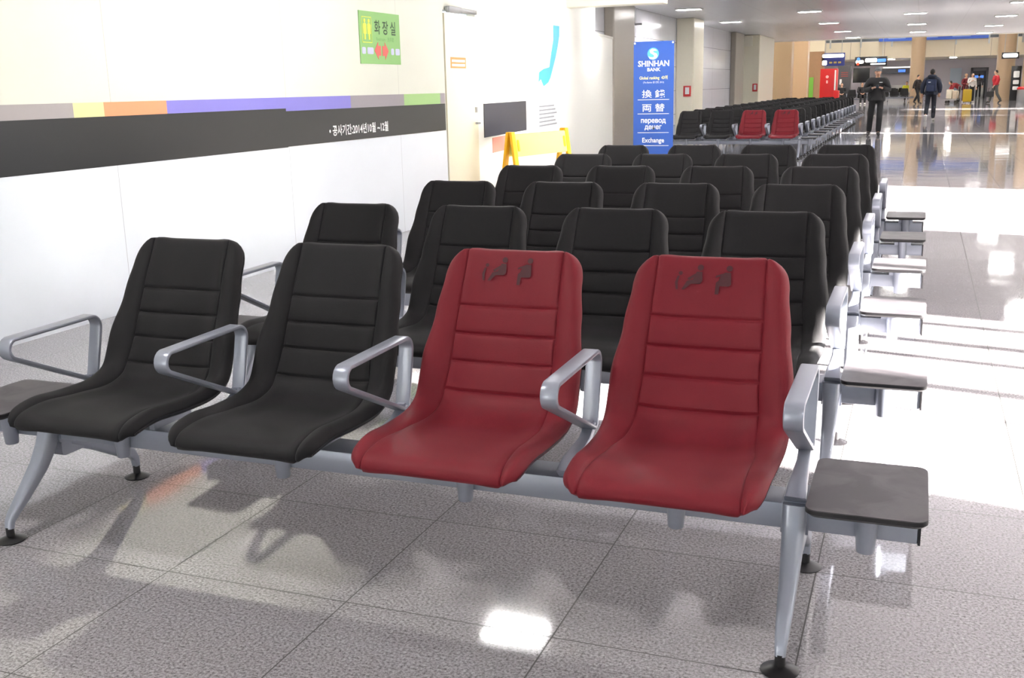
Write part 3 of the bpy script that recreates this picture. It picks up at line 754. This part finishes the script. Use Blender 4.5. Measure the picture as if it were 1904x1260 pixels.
MB().box(-0.52, 0.52, 0, 0.08, 0, 0.93).build('screen_housing', M_BOARD, tv, bevel=0.01); MB().box(-0.06, 0.06, 0.08, 0.14, -1.3, 0.5).build('stand', M_STEEL, tv)
ck = empty('service_counter', (0.85, 84, 0)); tag(ck, 'pale service counter with a lit header under the gallery, left of the round column', 'counter')
MB().box(-1.3, 1.0, 0, 1.2, 0, 1.05).build('counter_front', mat('counter_pale', srgb(196, 196, 200), 0.4), ck, bevel=0.01); MB().box(-1.3, 1.0, 0.6, 1.2, 1.9, 2.3).build('header', mat('counter_grey', srgb(110, 112, 124), 0.4), ck, bevel=0.01)
flat('lit_strip', rect(-1.2, 0.9, 2.32, 2.4), FS(0.6), M_LIT, ck, 0.01, 0.002); flat('blue_screen', rect(-0.1, 0.4, 2.0, 2.2), FS(0.6), M_LITB, ck, 0.01, 0.002)
for sx_ in (-1.28, 0.94): MB().box(sx_, sx_+0.05, 0.6, 0.65, 1.05, 1.9).build('post', M_STEEL, ck)
at_ = empty('cash_machine', (6.47, 85, 0)); tag(at_, 'grey cash machine booth with a blue lit screen on the far lilac wall', 'cash machine')
MB().box(-0.6, -0.45, 0, 0.8, 0, 2.2).box(0.45, 0.6, 0, 0.8, 0, 2.2).box(-0.6, 0.6, 0, 0.8, 1.95, 2.2).box(-0.45, 0.45, 0.4, 0.8, 0, 1.95).build('booth', mat('booth_grey', srgb(92, 92, 100), 0.4), at_, bevel=0.01)
flat('blue_screen', rect(-0.3, 0.3, 1.45, 1.62), FS(0.4), M_LITB, at_, 0.01, 0.002)
MB().box(-0.35, 0.35, 0.15, 0.4, 0, 1.1).build('console', M_STEEL, at_, bevel=0.01)
on_far('lit_poster', 4.45, 5.25, 0.4, 2.2, 85.99, mat('poster_pale_blue', srgb(190, 204, 222), 0.4), 'pale blue framed poster on the far lilac wall left of the cash machine', 'poster')
ds = empty('display_stand', (7.98, 71.4, 0)); tag(ds, 'black display case with white shapes beside the right-hand tan column', 'display')
MB().box(-0.28, 0.28, 0, 0.3, 0, 2.1).build('case', M_BOARD, ds, bevel=0.01)
for zz, hh in ((1.4, 0.4), (1.0, 0.25), (0.65, 0.22)): flat('white_panel', rounded(-0.16, 0.18, zz, zz+hh, 0.05), F0, M_WHITE, ds, 0.01, 0.002)
bn = empty('litter_bin', (8.0, 66.2, 0)); tag(bn, 'silver litter bin with a red lid at the right edge of the picture', 'bin')
MB().lathe([(0.26, 0), (0.28, 0.03), (0.28, 0.72)], (0, 0, 0), 24).build('body', M_STEEL, bn); MB().lathe([(0.30, 0.72), (0.30, 0.80), (0.2, 0.88)], (0, 0, 0), 24).build('lid', MR, bn)

# fire call boxes, lamp on the wall, box on the bright pillar
for (x0, x1, z0, z1, y, lb_) in ((-3.38, -3.18, 1.08, 1.36, 25.85, 'red framed fire extinguisher sign on the cream pillar right of the blue banner'), (-3.22, -3.04, 1.10, 1.38, 37.2, 'small red framed fire sign on the brightly lit pillar, farther of the two')):
    e_ = MB().box(x0, x1, y-0.05, y, z0, z1).build('fire_sign', mat('fire_red', srgb(200, 50, 48), 0.4), None, bevel=0.005); tag(e_, lb_, 'fire sign')
    MB().box(x0+0.05, x1-0.04, y-0.055, y-0.049, z0+0.06, z1-0.04).build('white_face', M_WHITE, e_)
wl = empty('wall_lamp', (XW, 21.0, 2.72)); tag(wl, 'small white lamp on a bracket arm above the blue banner', 'wall lamp')
MB().box(0, 0.28, -0.02, 0.02, -0.02, 0.02).build('bracket_arm', M_STEEL, wl); MB().box(0.16, 0.26, -0.05, 0.05, -0.30, -0.02).build('lamp_body', mat('lamp_white', srgb(250, 250, 250), 0.4, emis=(1, 1, 1, 1), estr=0.8), wl, bevel=0.01)
MB().tube([(0.12, 0, 0.02), (0.12, 0, 0.38)], 0.012, 8).build('rod', M_STEEL, wl)
sb = MB().box(-3.55, -3.26, 36.95, 37.2, 2.7, 3.06).build('wall_speaker', M_CREAM, None, bevel=0.01); tag(sb, 'cream box speaker high up on the brightly lit pillar', 'speaker')

# ================================================================== BLUE BANNER STAND
bs = empty('banner_stand', (-1.375, 14.0, 0)); tag(bs, 'tall blue bank banner on a stand between the two blocks of seats', 'banner')
MB2 = mat('banner_blue', srgb(48, 92, 180), 0.35, noise=0.05, nscale=4)
flat('banner_sheet', rect(-0.325, 0.325, 0.18, 2.055), F0, MB2, bs, 0.004, 0.0)
q = MB(); 
for sx_ in (-1, 1): q.tube([(0, 0.06, 1.0), (sx_*0.31, 0.012, 2.04)], 0.007, 6); q.tube([(0, 0.06, 1.0), (sx_*0.31, 0.012, 0.2)], 0.007, 6)
q.tube([(0, 0.06, 1.0), (0, 0.45, 0.012)], 0.008, 6); q.tube([(-0.30, 0.012, 0.2), (-0.30, -0.1, 0.012)], 0.008, 6); q.tube([(0.30, 0.012, 0.2), (0.30, -0.1, 0.012)], 0.008, 6)
q.build('stand_frame', M_STEEL, bs)
for sx_ in (-1, 1): MB().ball((sx_*0.305, -0.01, 2.03), 0.016, 10).build('corner_clip', M_WHITE, bs)
lg = flat('logo', circle(-0.01, 1.865, 0.092, 32), F0, mat('logo_sky', srgb(90, 190, 230), 0.4), bs, 0.001, 0.005)
sw = []
for i in range(13):
    t = i/12; a = math.radians(60-240*t) if t < 0.5 else 0
pts = [(0.065, 0.045), (0.03, 0.072), (-0.02, 0.078), (-0.055, 0.05), (-0.045, 0.012), (0.0, -0.012), (0.022, -0.035), (0.0, -0.055), (-0.045, -0.05), (-0.075, -0.035), (-0.055, -0.075), (0.0, -0.088), (0.05, -0.07), (0.072, -0.035), (0.06, 0.0), (0.02, 0.018), (-0.005, 0.032), (0.015, 0.046)]
flat('logo_swirl', [(u-0.01, v+1.865) for u, v in pts], F0, M_WHITE, lg, 0.001, 0.0065)
text('lettering', 'SHINHAN', 0.122, F0, 0.0, 1.675, M_WHITE, bs, 'CENTER', bold=0.003, sx=0.95, lift=0.0055)
text('lettering', 'BANK', 0.072, F0, 0.0, 1.60, M_WHITE, bs, 'CENTER', bold=0.002, sx=1.1, lift=0.0055)
YB = mat('print_yellow', srgb(250, 240, 150), 0.5)
text('lettering', 'Global ranking  43위', 0.066, F0, 0.0, 1.475, YB, bs, 'CENTER', bold=0.001, sx=0.84, lift=0.0055)
text('lettering', '(The Banker 誌 선정, 2012)', 0.036, F0, 0.0, 1.415, M_WHITE, bs, 'CENTER', sx=0.84, lift=0.0055)
text('lettering', '換 錢', 0.132, F0, 0.0, 1.20, M_WHITE, bs, 'CENTER', bold=0.0012, sx=1.25, lift=0.0055)
text('lettering', '両 替', 0.132, F0, 0.0, 0.985, M_WHITE, bs, 'CENTER', bold=0.0012, sx=1.25, lift=0.0055)
text('lettering', 'перевод', 0.105, F0, 0.0, 0.80, M_WHITE, bs, 'CENTER', bold=0.0025, sx=0.95, lift=0.0055)
text('lettering', 'денег', 0.105, F0, 0.0, 0.70, M_WHITE, bs, 'CENTER', bold=0.0025, sx=0.95, lift=0.0055)
text('lettering', 'Exchange', 0.105, F0, 0.0, 0.49, M_WHITE, bs, 'CENTER', bold=0.002, sx=0.92, lift=0.0055)
for zz in (1.155, 0.935, 0.64, 0.435): flat('rule_line', rect(-0.255, 0.255, zz, zz+0.009), F0, M_WHITE, bs, 0.001, 0.0055)

# ================================================================== YELLOW BARRIER
A_ = Vector((-1.70, 8.40, 0)); B_ = Vector((-1.42, 9.62, 0)); L_ = (B_-A_).length
ba = empty('folding_barrier', A_, math.atan2((B_-A_).y, (B_-A_).x)); tag(ba, 'bright yellow plastic folding barrier standing by the white hoarding', 'barrier')
MY = mat('barrier_yellow', srgb(250, 190, 20), 0.4, noise=0.03); MPY = mat('barrier_panel', srgb(246, 232, 120), 0.4, noise=0.03)
def barrier_leg(x, y, tilt):
    out = MB(); P = [(-0.035, 0.90), (0.035, 0.90), (0.04, 0.42), (0.075, 0.22), (0.085, 0.0), (0.05, 0.0), (0.035, 0.12), (-0.035, 0.12), (-0.05, 0.0), (-0.085, 0.0), (-0.075, 0.22), (-0.04, 0.42)]
    out.prism(P, 0.035, lambda u, v, w_: (x+u, y+w_+tilt*(0.9-v), v)); return out
for x in (0.04, L_-0.04):
    for t_ in (0.14, -0.14): barrier_leg(x, 0.005 if t_ > 0 else -0.04, t_).build('leg', MY, ba, bevel=0.006)
for s_ in (1, -1):
    o_ = 0.005 if s_ > 0 else -0.03
    q = MB().prism(rounded(0.06, L_-0.06, 0.62, 0.87, 0.03), 0.022, lambda u, v, w_: (u, o_+w_+s_*0.14*(0.9-v), v)).build('panel', MPY, ba, bevel=0.004)
for x in (0.12, L_-0.12): flat('slot', rounded(x-0.02, x+0.02, 0.68, 0.81, 0.015), lambda u, v, w_: (u, -0.034-w_-0.14*(0.9-v), v), MY, ba, 0.003, 0.0)

# ================================================================== PEOPLE
def skin_mesh(verts, edges, radii, root, sub=1):
    me = bpy.data.meshes.new('tmp'); me.from_pydata([Vector(v) for v in verts], edges, [])
    o = bpy.data.objects.new('tmp', me); COL.objects.link(o)
    o.modifiers.new('s', 'SKIN')
    sv = me.skin_vertices[0].data
    for i, r_ in enumerate(radii):
        sv[i].radius = (r_, r_) if not isinstance(r_, tuple) else r_; sv[i].use_root = (i == root)
    ss_ = o.modifiers.new('u', 'SUBSURF'); ss_.levels = sub; ss_.render_levels = sub
    dg = bpy.context.evaluated_depsgraph_get(); dg.update()
    m2 = bpy.data.meshes.new_from_object(o.evaluated_get(dg))
    V = [tuple(v.co) for v in m2.vertices]; Fc = [list(p.vertices) for p in m2.polygons]
    bpy.data.objects.remove(o); bpy.data.meshes.remove(me); bpy.data.meshes.remove(m2)
    return V, Fc
STAND = dict(pelvis=(0, 0, 0.93), waist=(0, 0, 1.08), chest=(0, 0, 1.30), neck=(0, -0.01, 1.46), head=(0, -0.03, 1.60),
    shl=(-0.19, 0, 1.40), shr=(0.19, 0, 1.40), ell=(-0.25, 0.03, 1.12), elr=(0.25, 0.03, 1.12), wrl=(-0.26, -0.06, 0.88), wrr=(0.26, -0.06, 0.88),
    hl=(-0.095, 0, 0.90), hr=(0.095, 0, 0.90), kl=(-0.11, -0.02, 0.50), kr=(0.11, -0.02, 0.50), al=(-0.12, 0.02, 0.09), ar=(0.12, 0.02, 0.09), tl=(-0.13, -0.13, 0.04), tr=(0.13, -0.13, 0.04))
M_SKIN = mat('skin', srgb(206, 160, 134), 0.5, noise=0.03)
M_HAIR = mat('black_hair', srgb(24, 20, 20), 0.5, noise=0.2)
def cloth(name, c): return mat(name, srgb(*c), 0.75, noise=0.15, nscale=14)
def person(label, loc, rz, pose, top, legs, shoes, hair=M_HAIR, coat_to=0.80, bulk=1.0, scale=1.0, long_hair=False, cap=None, shoe_up=(0, 0)):
    J = dict(STAND); J.update(pose); J = {k: Vector(v) for k, v in J.items()}
    root = empty('person', loc, rz); root.scale = (scale,)*3
    tag(root, label, 'person')
    q = MB()
    names = ['pelvis', 'waist', 'chest', 'neck', 'head', 'shl', 'ell', 'wrl', 'shr', 'elr', 'wrr', 'hl', 'kl', 'al', 'tl', 'hr', 'kr', 'ar', 'tr']
    rad = [0.11, 0.105, 0.12, 0.055, 0.05, 0.055, 0.042, 0.028, 0.055, 0.042, 0.028, 0.08, 0.058, 0.04, 0.03, 0.08, 0.058, 0.04, 0.03]
    E_ = [(0, 1), (1, 2), (2, 3), (3, 4), (2, 5), (5, 6), (6, 7), (2, 8), (8, 9), (9, 10), (0, 11), (11, 12), (12, 13), (13, 14), (0, 15), (15, 16), (16, 17), (17, 18)]
    V, Fc = skin_mesh([J[n] for n in names], E_, rad, 0); q.add(V, Fc)
    # head with face
    h = J['head']; up = (J['head']-J['neck']).normalized(); hd = h+Vector((0, 0, 0.01))
    q.ball(hd, (0.074, 0.092, 0.112), 16)
    fy = hd.y-0.088
    q.ball((hd.x, fy-0.006, hd.z-0.012), (0.012, 0.018, 0.02), 8)
    for sx_ in (-1, 1):
        q.ball((hd.x+sx_*0.076, hd.y+0.005, hd.z-0.005), (0.010, 0.018, 0.028), 8)
        q.ball((hd.x+sx_*0.030, fy+0.012, hd.z+0.006), (0.013, 0.008, 0.008), 8, 1)
    q.ball((hd.x, fy+0.010, hd.z-0.055), (0.024, 0.010, 0.007), 8, 2)
    # hands: palm, four unequal fingers and a thumb
    for w_, e_, sd_ in (('wrl', 'ell', -1), ('wrr', 'elr', 1)):
        W_ = J[w_]; D = (J[w_]-J[e_]).normalized(); S_ = Vector((1, 0, 0)); S_ = (S_-D*S_.dot(D)).normalized(); N_ = D.cross(S_)
        q.tube([W_-D*0.01, W_+D*0.03, W_+D*0.085], [0.026, 0.038, 0.036], 10, up=S_, squash=0.5)
        for k, ln in enumerate((0.062, 0.072, 0.068, 0.052)):
            b_0 = W_+D*0.08+S_*(-0.027+0.018*k); cv = N_*(0.018 if N_.z < 0 or True else 0)
            q.tube([b_0-D*0.01, b_0+D*ln*0.5-cv*0.3, b_0+D*ln*0.85-cv*1.1, b_0+D*ln*0.9-cv*1.7], [0.0095, 0.009, 0.008, 0.006], 8)
        b_0 = W_+D*0.03-S_*sd_*0.03
        q.tube([b_0, b_0-S_*sd_*0.022+D*0.025, b_0-S_*sd_*0.022+D*0.055], [0.012, 0.010, 0.008], 8)
    body = q.build('body', [M_SKIN, M_HAIR, mat('lips', srgb(160, 90, 84), 0.5)], root, angle=70)
    # trousers
    V, Fc = skin_mesh([J['pelvis']+Vector((0, 0, 0.04)), J['hl'], J['kl'], J['al']+Vector((0, 0, -0.03)), J['hr'], J['kr'], J['ar']+Vector((0, 0, -0.03))], [(0, 1), (1, 2), (2, 3), (0, 4), (4, 5), (5, 6)], [0.12, 0.095, 0.080, 0.070, 0.095, 0.080, 0.070], 0, 2)
    MB().add(V, Fc).build('trousers', legs, root, angle=70)
    # jacket with sleeves, hem along the thighs
    P_ = J['pelvis']; hem = P_+(J['hl']+J['hr']-2*P_)*0.5; hem.z = min(hem.z, P_.z) if coat_to >= 0.9 else coat_to
    B = bulk
    pts = [J['waist'], J['chest'], J['neck']-Vector((0, 0, 0.03)), J['shl'], J['ell'], J['wrl']-(J['wrl']-J['ell'])*0.06, J['shr'], J['elr'], J['wrr']-(J['wrr']-J['elr'])*0.06, P_, P_+Vector((-0.11*B, 0, 0)), P_+Vector((0.11*B, 0, 0)), hem+Vector((-0.115*B, 0, 0)), hem+Vector((0.115*B, 0, 0))]
    rad = [0.155*B, 0.165*B, 0.075, 0.088*B, 0.072*B, 0.055*B, 0.088*B, 0.072*B, 0.055*B, 0.135*B, 0.095*B, 0.095*B, 0.095*B, 0.095*B]
    V, Fc = skin_mesh(pts, [(0, 1), (1, 2), (1, 3), (3, 4), (4, 5), (1, 6), (6, 7), (7, 8), (0, 9), (9, 10), (9, 11), (10, 12), (11, 13)], rad, 0, 2)
    MB().add(V, Fc).build('jacket', top, root, angle=70)
    for a_, t_ in (('al', 'tl'), ('ar', 'tr')):
        A1 = J[a_]; T1 = J[t_]; d_ = (T1-A1); 
        heel = A1+Vector((0, 0.035, -0.04)) if d_.z > -0.2 else A1
        MB().tube([A1+Vector((0, 0.04, -0.045)), A1+Vector((0, 0.0, -0.035)), A1+d_*0.6+Vector((0, 0, -0.005)), T1+d_.normalized()*0.03, T1+d_.normalized()*0.06], [0.03, 0.048, 0.046, 0.042, 0.02], 12, squash=0.9).build('shoe', shoes, root)
    # hair / cap
    q = MB()
    if cap is None:
        q.ball(hd+Vector((0, 0.018, 0.026)), (0.082, 0.094, 0.104), 16)
        if long_hair: q.tube([hd+Vector((0, 0.05, 0.04)), hd+Vector((0, 0.075, -0.1)), hd+Vector((0, 0.09, -0.26))], [0.08, 0.075, 0.03], 12)
        q.build('hair', hair, root)
    else:
        q.ball(hd+Vector((0, 0.014, 0.045)), (0.086, 0.100, 0.085), 16)
        q.tube([hd+Vector((0, -0.07, 0.045)), hd+Vector((0, -0.13, 0.030)), hd+Vector((0, -0.155, 0.022))], [0.068, 0.058, 0.03], 12, squash=0.16)
        q.build('cap', cap, root)
        MB().ball(hd+Vector((0, 0.026, -0.01)), (0.080, 0.085, 0.085), 14).build('hair', hair, root)
    return root, J
BLK = cloth('coat_black', (34, 33, 36)); NAVY = cloth('jacket_navy', (40, 46, 64)); DK = cloth('trousers_black', (26, 26, 30)); DEN = cloth('jeans_dark', (30, 32, 44))
SH_B = mat('shoe_black', srgb(34, 32, 34), 0.4); SH_W = mat('shoe_white', srgb(214, 212, 210), 0.5)
# man on his phone
pz = dict(head=(0, -0.075, 1.585), neck=(0, -0.015, 1.46), ell=(-0.29, -0.02, 1.13), elr=(0.29, -0.02, 1.13), wrl=(-0.10, -0.26, 1.20), wrr=(0.10, -0.26, 1.20),
     kl=(-0.13, -0.02, 0.49), al=(-0.15, 0.04, 0.09), tl=(-0.17, -0.10, 0.04), kr=(0.09, -0.10, 0.49), ar=(0.08, -0.12, 0.09), tr=(0.09, -0.27, 0.04))
p1, J1 = person('person in black coat and grey cap walking this way, looking at a phone', (1.52, 26.45, 0), 0.04, pz, BLK, DK, SH_B, cap=cloth('cap_grey', (112, 114, 118)), coat_to=0.83, bulk=1.22)
ph = MB().box(-0.036, 0.036, -0.006, 0.006, -0.07, 0.07).build('mobile_phone', M_BOARD, None, bevel=0.003)
ph.matrix_world = p1.matrix_basis @ Matrix.Translation((0, -0.355, 1.235)) @ Matrix.Rotation(math.radians(-55), 4, 'X')
tag(ph, 'dark mobile phone held by the person in the grey cap', 'phone')
MB().box(-0.031, 0.031, -0.0068, -0.0058, -0.06, 0.06).build('phone_screen', mat('phone_glass', srgb(40, 44, 54), 0.1), ph)
flat('chest_logo', rounded(-0.16+0.2, -0.10+0.22, 1.33, 1.345, 0.005), frame((0, -0.235, 0), (1, 0, 0), (0, -1, 0)), M_WHITE, p1, 0.004)
# man with backpack, seen from behind
pz = dict(head=(0, -0.05, 1.60), kl=(-0.10, -0.10, 0.50), al=(-0.10, -0.10, 0.09), tl=(-0.11, -0.25, 0.04), kr=(0.11, -0.04, 0.51), ar=(0.12, 0.30, 0.22), tr=(0.12, 0.24, 0.06), ell=(-0.27, 0.02, 1.13), elr=(0.29, 0.08, 1.14), wrl=(-0.25, -0.14, 0.92), wrr=(0.30, -0.02, 0.90))
p2, J2 = person('person in a dark navy hooded jacket and jeans walking away with a backpack', (2.89, 36.95, 0), PI-0.06, pz, NAVY, DEN, SH_W, coat_to=0.84, bulk=1.22)
MB().ball((0, 0.10, 1.47), (0.15, 0.10, 0.09), 14).build('hood', NAVY, p2)
bk = empty('backpack', (0, 0, 0)); bk.matrix_world = p2.matrix_basis.copy(); tag(bk, 'dark blue backpack worn by the person walking away', 'backpack')
q = MB().prism(rounded(-0.16, 0.16, 0.98, 1.40, 0.07), 0.15, lambda u, v, w_: (u, 0.22+w_, v)).build('bag_body', cloth('bag_navy', (44, 54, 84)), bk, bevel=0.03)
MB().prism(rounded(-0.12, 0.12, 1.0, 1.2, 0.04), 0.04, lambda u, v, w_: (u, 0.37+w_, v)).build('front_pocket', MATS['bag_navy'], bk, bevel=0.01)
for sx_ in (-1, 1): MB().tube([(sx_*0.12, 0.20, 1.38), (sx_*0.13, 0.05, 1.50), (sx_*0.13, -0.15, 1.42), (sx_*0.13, -0.185, 1.25), (sx_*0.16, 0.0, 1.02), (sx_*0.14, 0.2, 1.02)], 0.016, 8).build('strap', DK, bk)
flat('bag_logo', rounded(-0.10, -0.02, 1.28, 1.31, 0.008), frame((0, 0.374, 0), (-1, 0, 0), (0, 1, 0)), M_WHITE, bk, 0.004)
# farther people
walkL = dict(kl=(-0.10, -0.16, 0.50), al=(-0.10, -0.24, 0.10), tl=(-0.10, -0.38, 0.05), kr=(0.10, 0.06, 0.49), ar=(0.10, 0.30, 0.16), tr=(0.10, 0.18, 0.05), wrl=(-0.27, 0.12, 0.90), wrr=(0.27, -0.20, 0.92), elr=(0.25, -0.04, 1.12), ell=(-0.25, 0.08, 1.12))
person('person in a short dark coat walking in front of the round tan column', (2.30, 65.4, 0), 0.9, walkL, cloth('coat_brownblack', (48, 40, 40)), DK, SH_B, coat_to=0.86, scale=0.97)
pr_, _ = person('person in a red sweater and grey trousers walking near the right edge', (6.46, 64.5, 0), -1.2, walkL, cloth('sweater_red', (176, 30, 44)), cloth('trousers_grey', (82, 84, 84)), SH_B, coat_to=0.92, scale=1.06)
hb = empty('handbag', (6.20, 64.2, 0.36)); tag(hb, 'black holdall carried by the person in the red sweater', 'bag')
MB().prism(rounded(-0.19, 0.19, 0, 0.30, 0.05), 0.16, lambda u, v, w_: (u, w_-0.08, v)).build('bag_body', BLK, hb, bevel=0.03); MB().tube([(-0.12, 0, 0.28), (-0.10, 0, 0.48), (0.10, 0, 0.48), (0.12, 0, 0.28)], 0.012, 8).build('bag_handle', BLK, hb)
# trolley group
person('person in white waistcoat and black trousers with long dark hair by the trolley', (5.30, 67.0, 0), 0.5, dict(wrl=(-0.16, -0.25, 1.25), ell=(-0.27, -0.06, 1.14)), cloth('vest_white', (206, 200, 196)), DK, SH_W, long_hair=True, coat_to=0.88, scale=1.0)
person('person in a maroon coat standing behind the yellow suitcase', (5.0, 68.6, 0), 0.8, dict(wrl=(-0.2, -0.3, 1.1), wrr=(0.12, -0.32, 1.1)), cloth('coat_maroon', (112, 32, 40)), cloth('trousers_maroon', (84, 26, 34)), SH_W, coat_to=0.7, scale=0.98, cap=cloth('hat_tan', (186, 150, 116)))
bend = dict(pelvis=(0, 0.16, 0.86), waist=(0, 0.02, 0.97), chest=(0, -0.18, 1.06), neck=(0, -0.32, 1.12), head=(0, -0.44, 1.16), shl=(-0.19, -0.26, 1.10), shr=(0.19, -0.26, 1.10), ell=(-0.22, -0.34, 0.86), elr=(0.22, -0.34, 0.86), wrl=(-0.16, -0.45, 0.66), wrr=(0.16, -0.45, 0.66), hl=(-0.095, 0.15, 0.84), hr=(0.095, 0.15, 0.84), kl=(-0.11, 0.04, 0.47), kr=(0.11, 0.04, 0.47), al=(-0.12, 0.10, 0.09), ar=(0.12, 0.10, 0.09), tl=(-0.13, -0.05, 0.04), tr=(0.13, -0.05, 0.04))
person('person in a red top bending over the luggage trolley', (4.55, 67.9, 0), -1.3, bend, cloth('top_red', (140, 36, 44)), DK, SH_B, coat_to=0.95)
tr_ = empty('luggage_trolley', (4.25, 66.3, 0), -0.3); tag(tr_, 'airport luggage trolley with pale bags left of the yellow suitcase', 'trolley')
q = MB().box(-0.32, 0.32, -0.28, 0.28, 0.20, 0.24); q.tube([(0.32, -0.26, 0.22), (0.42, -0.26, 1.0), (0.42, 0.26, 1.0), (0.32, 0.26, 0.22)], 0.016, 8)
q.build('trolley_frame', M_STEEL, tr_)
for a_, b_0 in ((-0.26, -0.22), (-0.26, 0.22), (0.26, -0.22), (0.26, 0.22)): MB().tube([(a_, b_0-0.015, 0.08), (a_, b_0+0.015, 0.08)], 0.08, 14).build('wheel', M_BLACKP, tr_)
bgp = MB().prism(rounded(-0.3, 0.02, 0.26, 0.80, 0.06), 0.4, lambda u, v, w_: (u, w_-0.2, v)).build('travel_bag', cloth('bag_cream', (214, 204, 186)), None, bevel=0.03); bgp.matrix_world = tr_.matrix_basis.copy(); tag(bgp, 'cream travel bag standing on the luggage trolley, left one', 'bag')
bgp = MB().prism(rounded(0.06, 0.32, 0.26, 0.72, 0.06), 0.4, lambda u, v, w_: (u, w_-0.2, v)).build('travel_bag', cloth('bag_beige', (196, 178, 156)), None, bevel=0.03); bgp.matrix_world = tr_.matrix_basis.copy(); tag(bgp, 'beige travel bag standing on the luggage trolley, right one', 'bag')
sc_ = empty('suitcase', (5.05, 65.7, 0)); tag(sc_, 'upright mustard yellow suitcase beside the luggage trolley', 'suitcase')
MB().prism(rounded(-0.24, 0.24, 0.07, 0.80, 0.07), 0.26, lambda u, v, w_: (u, w_-0.13, v)).build('case_shell', mat('suitcase_yellow', srgb(170, 140, 16), 0.45), sc_, bevel=0.03)
MB().tube([(-0.1, 0.05, 0.78), (-0.1, 0.05, 1.0), (0.1, 0.05, 1.0), (0.1, 0.05, 0.78)], 0.01, 8).build('pull_handle', M_STEEL, sc_)
for a_ in (-0.18, 0.18):
    for b_0 in (-0.08, 0.08): MB().tube([(a_-0.01, b_0, 0.035), (a_+0.01, b_0, 0.035)], 0.035, 10).build('wheel', M_BLACKP, sc_)
person('person in dark clothes standing at the cash machine with their back turned', (6.4, 83.6, 0), PI, {}, cloth('coat_grey', (70, 66, 72)), DK, SH_B)
# waiting benches across the hall, with sitters
sit = dict(pelvis=(0, 0, 0.52), waist=(0, 0.04, 0.68), chest=(0, 0.06, 0.90), neck=(0, 0.03, 1.05), head=(0, 0.0, 1.19), shl=(-0.19, 0.05, 0.99), shr=(0.19, 0.05, 0.99), ell=(-0.25, -0.02, 0.74), elr=(0.25, -0.02, 0.74), wrl=(-0.10, -0.24, 0.66), wrr=(0.10, -0.24, 0.66),
    hl=(-0.10, -0.02, 0.50), hr=(0.10, -0.02, 0.50), kl=(-0.12, -0.44, 0.50), kr=(0.12, -0.44, 0.50), al=(-0.12, -0.46, 0.09), ar=(0.12, -0.46, 0.09), tl=(-0.13, -0.60, 0.04), tr=(0.13, -0.60, 0.04))
for (bx, by, lb_) in ((-2.4, 67.0, 'black waiting bench beyond the red vending machine, with people in dark coats'), (0.35, 76.0, 'empty black waiting bench left of the round tan column, far end of the hall'), (-0.6, 70.5, 'black waiting bench behind the man on his phone, far hall')):
    o = copy_tree(proto); o.location = (bx, by, 0); tag(o, lb_, 'bench seating'); o['group'] = 'waiting benches in the far hall'
person('seated person in black, left of the two sitters beyond the red vending machine', (-2.1, 66.8, 0), 0.1, sit, BLK, DK, SH_W)
person('seated person with brown hair, right of the two sitters beyond the vending machine', (-0.9, 66.8, 0), 0.2, sit, cloth('coat_black_two', (30, 28, 32)), DK, SH_W, hair=mat('brown_hair', srgb(70, 44, 36), 0.5))
person('seated person in a yellow vest left of the round tan column', (1.55, 75.8, 0), 0.1, sit, cloth('vest_yellow', (206, 204, 50)), DK, SH_B)
